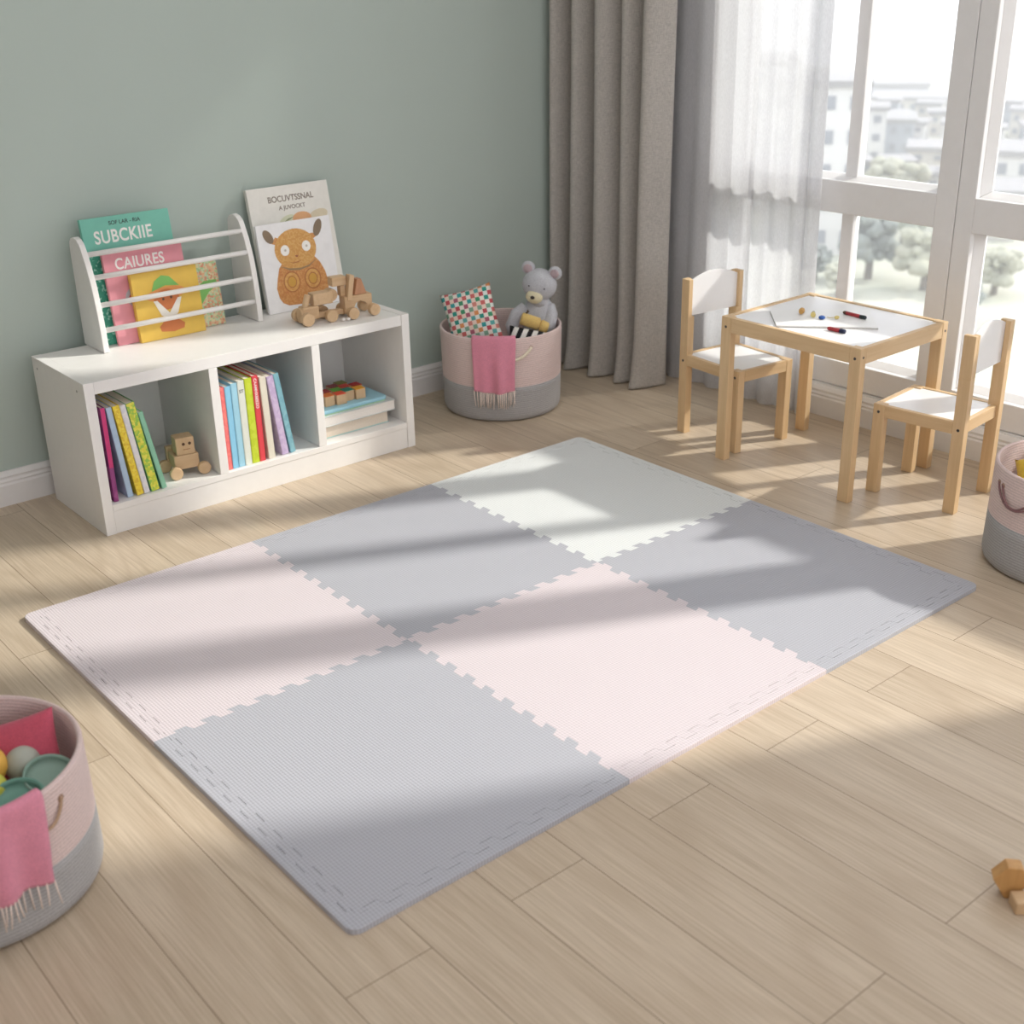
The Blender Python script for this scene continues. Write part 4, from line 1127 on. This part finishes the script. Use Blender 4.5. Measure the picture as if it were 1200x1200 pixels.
def building(label, az, d, wid, dep, top, fac, cols, rows, turn=0, grp='far buildings'):
    x, y = pol(az, d)
    h = top - EZ
    root = thing('far_building', label, 'building', T(x, y, EZ) @ RZ(R_(az - 90 + turn)), grp)
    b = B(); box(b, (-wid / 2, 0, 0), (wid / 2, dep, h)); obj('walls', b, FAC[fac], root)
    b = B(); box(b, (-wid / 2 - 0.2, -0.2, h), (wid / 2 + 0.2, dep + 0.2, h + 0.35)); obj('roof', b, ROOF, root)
    proto = None
    ww, wh = wid / cols * 0.42, h / rows * 0.40
    for i in range(cols):
        for j in range(rows):
            if proto is None:
                b = B(); box(b, (-ww / 2, -0.06, 0), (ww / 2, 0.10, wh)); proto = o = obj('window', b, WIN, root)
            else:
                o = proto.copy(); COL.objects.link(o); o.parent = root
            o.location = (-wid / 2 + (i + 0.5) * wid / cols, 0, h * (j + 0.35) / rows)
    return root
building('white block of flats far outside, partly behind the sheer curtain', 37.0, 76, 5.4, 7, -5.2, 0, 4, 5)
building('slim white tower far outside beside the window muntin', 34.9, 112, 3.0, 4, -10.2 + 0.0, 0, 2, 3)
building('blue grey office block far outside seen in the upper pane', 34.1, 118, 4.6, 6, -12.1 + 0.3, 3, 4, 2)
building('long cream terrace far outside on the horizon of the upper pane', 32.9, 150, 10, 8, -13.4 + 0.4, 1, 8, 1)
building('pale grey hall on the horizon far outside', 34.6, 168, 12, 8, -14.4 + 1.3, 2, 6, 1)
building('cream house far outside at the right of the upper pane', 31.9, 106, 4.6, 5, -12.6, 1, 3, 2)
building('grey block far outside seen in the right window', 28.6, 152, 10, 8, -14.0, 2, 9, 1)
building('white house far outside seen in the right window', 28.9, 92, 5.5, 6, -10.9, 0, 4, 2)
building('low cream house far outside below the grey block in the right window', 29.6, 82, 3.2, 5, -11.9, 1, 3, 2)
building('broad white building far outside to the left behind the curtain', 40.5, 90, 8, 8, -5.0, 0, 5, 5)
rnd_h = random.Random(21)
for k in range(22):
    building('small pale house among the distant rooftops outside the upper panes', (28.2 + k * 0.54 + rnd_h.uniform(-.06, .06)) if k < 17 else 29.9 + (k - 17) * 1.75, 126 + (k % 3) * 6 if k < 17 else 99 - ((k - 17) % 2) * 5, rnd_h.uniform(1.7, 2.5), 3, -13.2 + (k % 3) * 0.5 + rnd_h.uniform(-.2, .5), rnd_h.randrange(4), 2, 2, rnd_h.uniform(-12, 12), 'distant small houses')
def tree(label, az, d, r, h, seed, colr):
    rnd = random.Random(seed)
    x, y = pol(az, d)
    root = thing('far_tree', label, 'tree', T(x, y, EZ), 'trees beyond the lawn')
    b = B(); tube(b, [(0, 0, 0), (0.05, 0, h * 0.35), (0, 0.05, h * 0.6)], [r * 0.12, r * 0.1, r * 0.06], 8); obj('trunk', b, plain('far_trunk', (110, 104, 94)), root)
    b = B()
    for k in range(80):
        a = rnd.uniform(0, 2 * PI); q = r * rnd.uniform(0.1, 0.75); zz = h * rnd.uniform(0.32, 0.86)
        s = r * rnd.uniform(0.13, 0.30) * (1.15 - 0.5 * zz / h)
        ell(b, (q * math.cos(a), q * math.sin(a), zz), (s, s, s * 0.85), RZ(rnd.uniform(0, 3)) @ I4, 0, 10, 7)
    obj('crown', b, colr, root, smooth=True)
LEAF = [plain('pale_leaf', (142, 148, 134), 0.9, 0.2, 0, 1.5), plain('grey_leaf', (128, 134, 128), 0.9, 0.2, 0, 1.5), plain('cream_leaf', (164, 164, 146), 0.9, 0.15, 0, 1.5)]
tree('grey green tree far outside right of the muntin in the lower pane', 34.3, 70, 1.9, 4.2, 1, LEAF[1])
tree('tall pale tree far outside in the middle of the lower pane', 32.95, 78, 2.0, 4.0, 2, LEAF[0])
tree('cream leaved tree far outside at the right of the lower pane', 31.9, 68, 1.9, 3.6, 3, LEAF[2])
tree('small grey tree far outside near the white block of flats', 36.6, 69, 1.1, 2.2, 4, LEAF[1])
tree('pale bush far outside at the edge of the sheer curtain', 35.55, 66, 0.9, 1.8, 5, LEAF[2])
tree('grey tree far outside at the left of the right window', 30.2, 62, 1.0, 2.9, 6, LEAF[1])
tree('cream tree far outside in the middle of the right window', 29.0, 68, 1.6, 2.6, 7, LEAF[2])
tree('pale tree far outside above the lawn between terrace and house', 33.6, 92, 2.6, 3.6, 8, LEAF[2])

# thin ground haze over the town, far below the window
hz = bpy.data.materials.new('thin_haze'); hz.use_nodes = True
hz.node_tree.nodes.remove(hz.node_tree.nodes['Principled BSDF'])
vsn = hz.node_tree.nodes.new('ShaderNodeVolumeScatter'); vsn.inputs['Color'].default_value = (0.99, 0.99, 0.99, 1); vsn.inputs['Density'].default_value = 0.0042; vsn.inputs['Anisotropy'].default_value = 0.0
hz.node_tree.links.new(vsn.outputs[0], hz.node_tree.nodes['Material Output'].inputs['Volume'])
b = B(); box(b, (14, -60, EZ - 0.2), (230, 170, -1.2)); ho = obj('haze', b, hz); ho['kind'] = 'stuff'; tag(ho, 'thin pale haze hanging over the town outside the window', 'haze')

# ------------------------------------------------------------------ light
w = bpy.data.worlds.new('sky'); scene.world = w; w.use_nodes = True
nt = w.node_tree
bg = nt.nodes['Background']
tc = nt.nodes.new('ShaderNodeTexCoord'); sp = nt.nodes.new('ShaderNodeSeparateXYZ'); rm = nt.nodes.new('ShaderNodeValToRGB')
nt.links.new(tc.outputs['Generated'], sp.inputs[0]); nt.links.new(sp.outputs[2], rm.inputs[0]); nt.links.new(rm.outputs[0], bg.inputs[0])
rm.color_ramp.elements[0].color = (0.95, 0.945, 1.0, 1); rm.color_ramp.elements[1].color = (0.92, 0.95, 1.0, 1)
bg.inputs[1].default_value = 1.0
S = 0.49
EL = R_(34.5)
d = Vector((-1, S, 0)).normalized() * math.cos(EL) + Vector((0, 0, -math.sin(EL)))
sun = bpy.data.lights.new('sun', 'SUN'); sun.energy = 1.75; sun.angle = R_(2.2); sun.color = (1.0, 0.95, 0.88)
so = bpy.data.objects.new('sun', sun); COL.objects.link(so)
so.rotation_euler = (-d).to_track_quat('Z', 'Y').to_euler()

# unseen area light added above the play mat as soft ambient fill
lamp = bpy.data.lights.new('unseen_fill_light', 'AREA'); lamp.shape = 'RECTANGLE'; lamp.size = 2.6; lamp.size_y = 2.2; lamp.energy = 9; lamp.color = (0.97, 0.96, 1.0)
lo = bpy.data.objects.new('unseen_fill_light', lamp); COL.objects.link(lo); lo.location = (0.6, 0.0, CEIL - 0.02)

# ------------------------------------------------------------------ camera
cam = bpy.data.cameras.new('camera'); co = bpy.data.objects.new('camera', cam); COL.objects.link(co)
RM = ((0.7663884107156171, -0.6420724753040339, -0.01979243233514827), (-0.27086302797526257, -0.2950614633712534, -0.9162815904018189), (0.5824792047763274, 0.7075886299893217, -0.40004538081694174))
right, down, fwd = [Vector(r) for r in RM]
mw = Matrix.Identity(4)
for i in range(3):
    mw[i][0], mw[i][1], mw[i][2] = right[i], -down[i], -fwd[i]
mw.translation = Vector((-0.7849, -1.3784, 1.42))
co.matrix_world = mw
cam.sensor_width = 36.0; cam.lens = 36.0 * 1468.0 / 1200.0
cam.clip_end = 1000
cam.dof.use_dof = True; cam.dof.focus_distance = 3.2; cam.dof.aperture_fstop = 4.0
scene.camera = co
vs = scene.view_settings
scene.display_settings.display_device = 'sRGB'
vs.view_transform = 'Standard'; vs.look = 'None'; vs.exposure = 1.15; vs.gamma = 1.0; vs.use_curve_mapping = False
scene.cycles.max_bounces = 8; scene.cycles.diffuse_bounces = 4; scene.cycles.transparent_max_bounces = 12
scene.cycles.use_denoising = True
scene.cycles.sample_clamp_indirect = 6.0
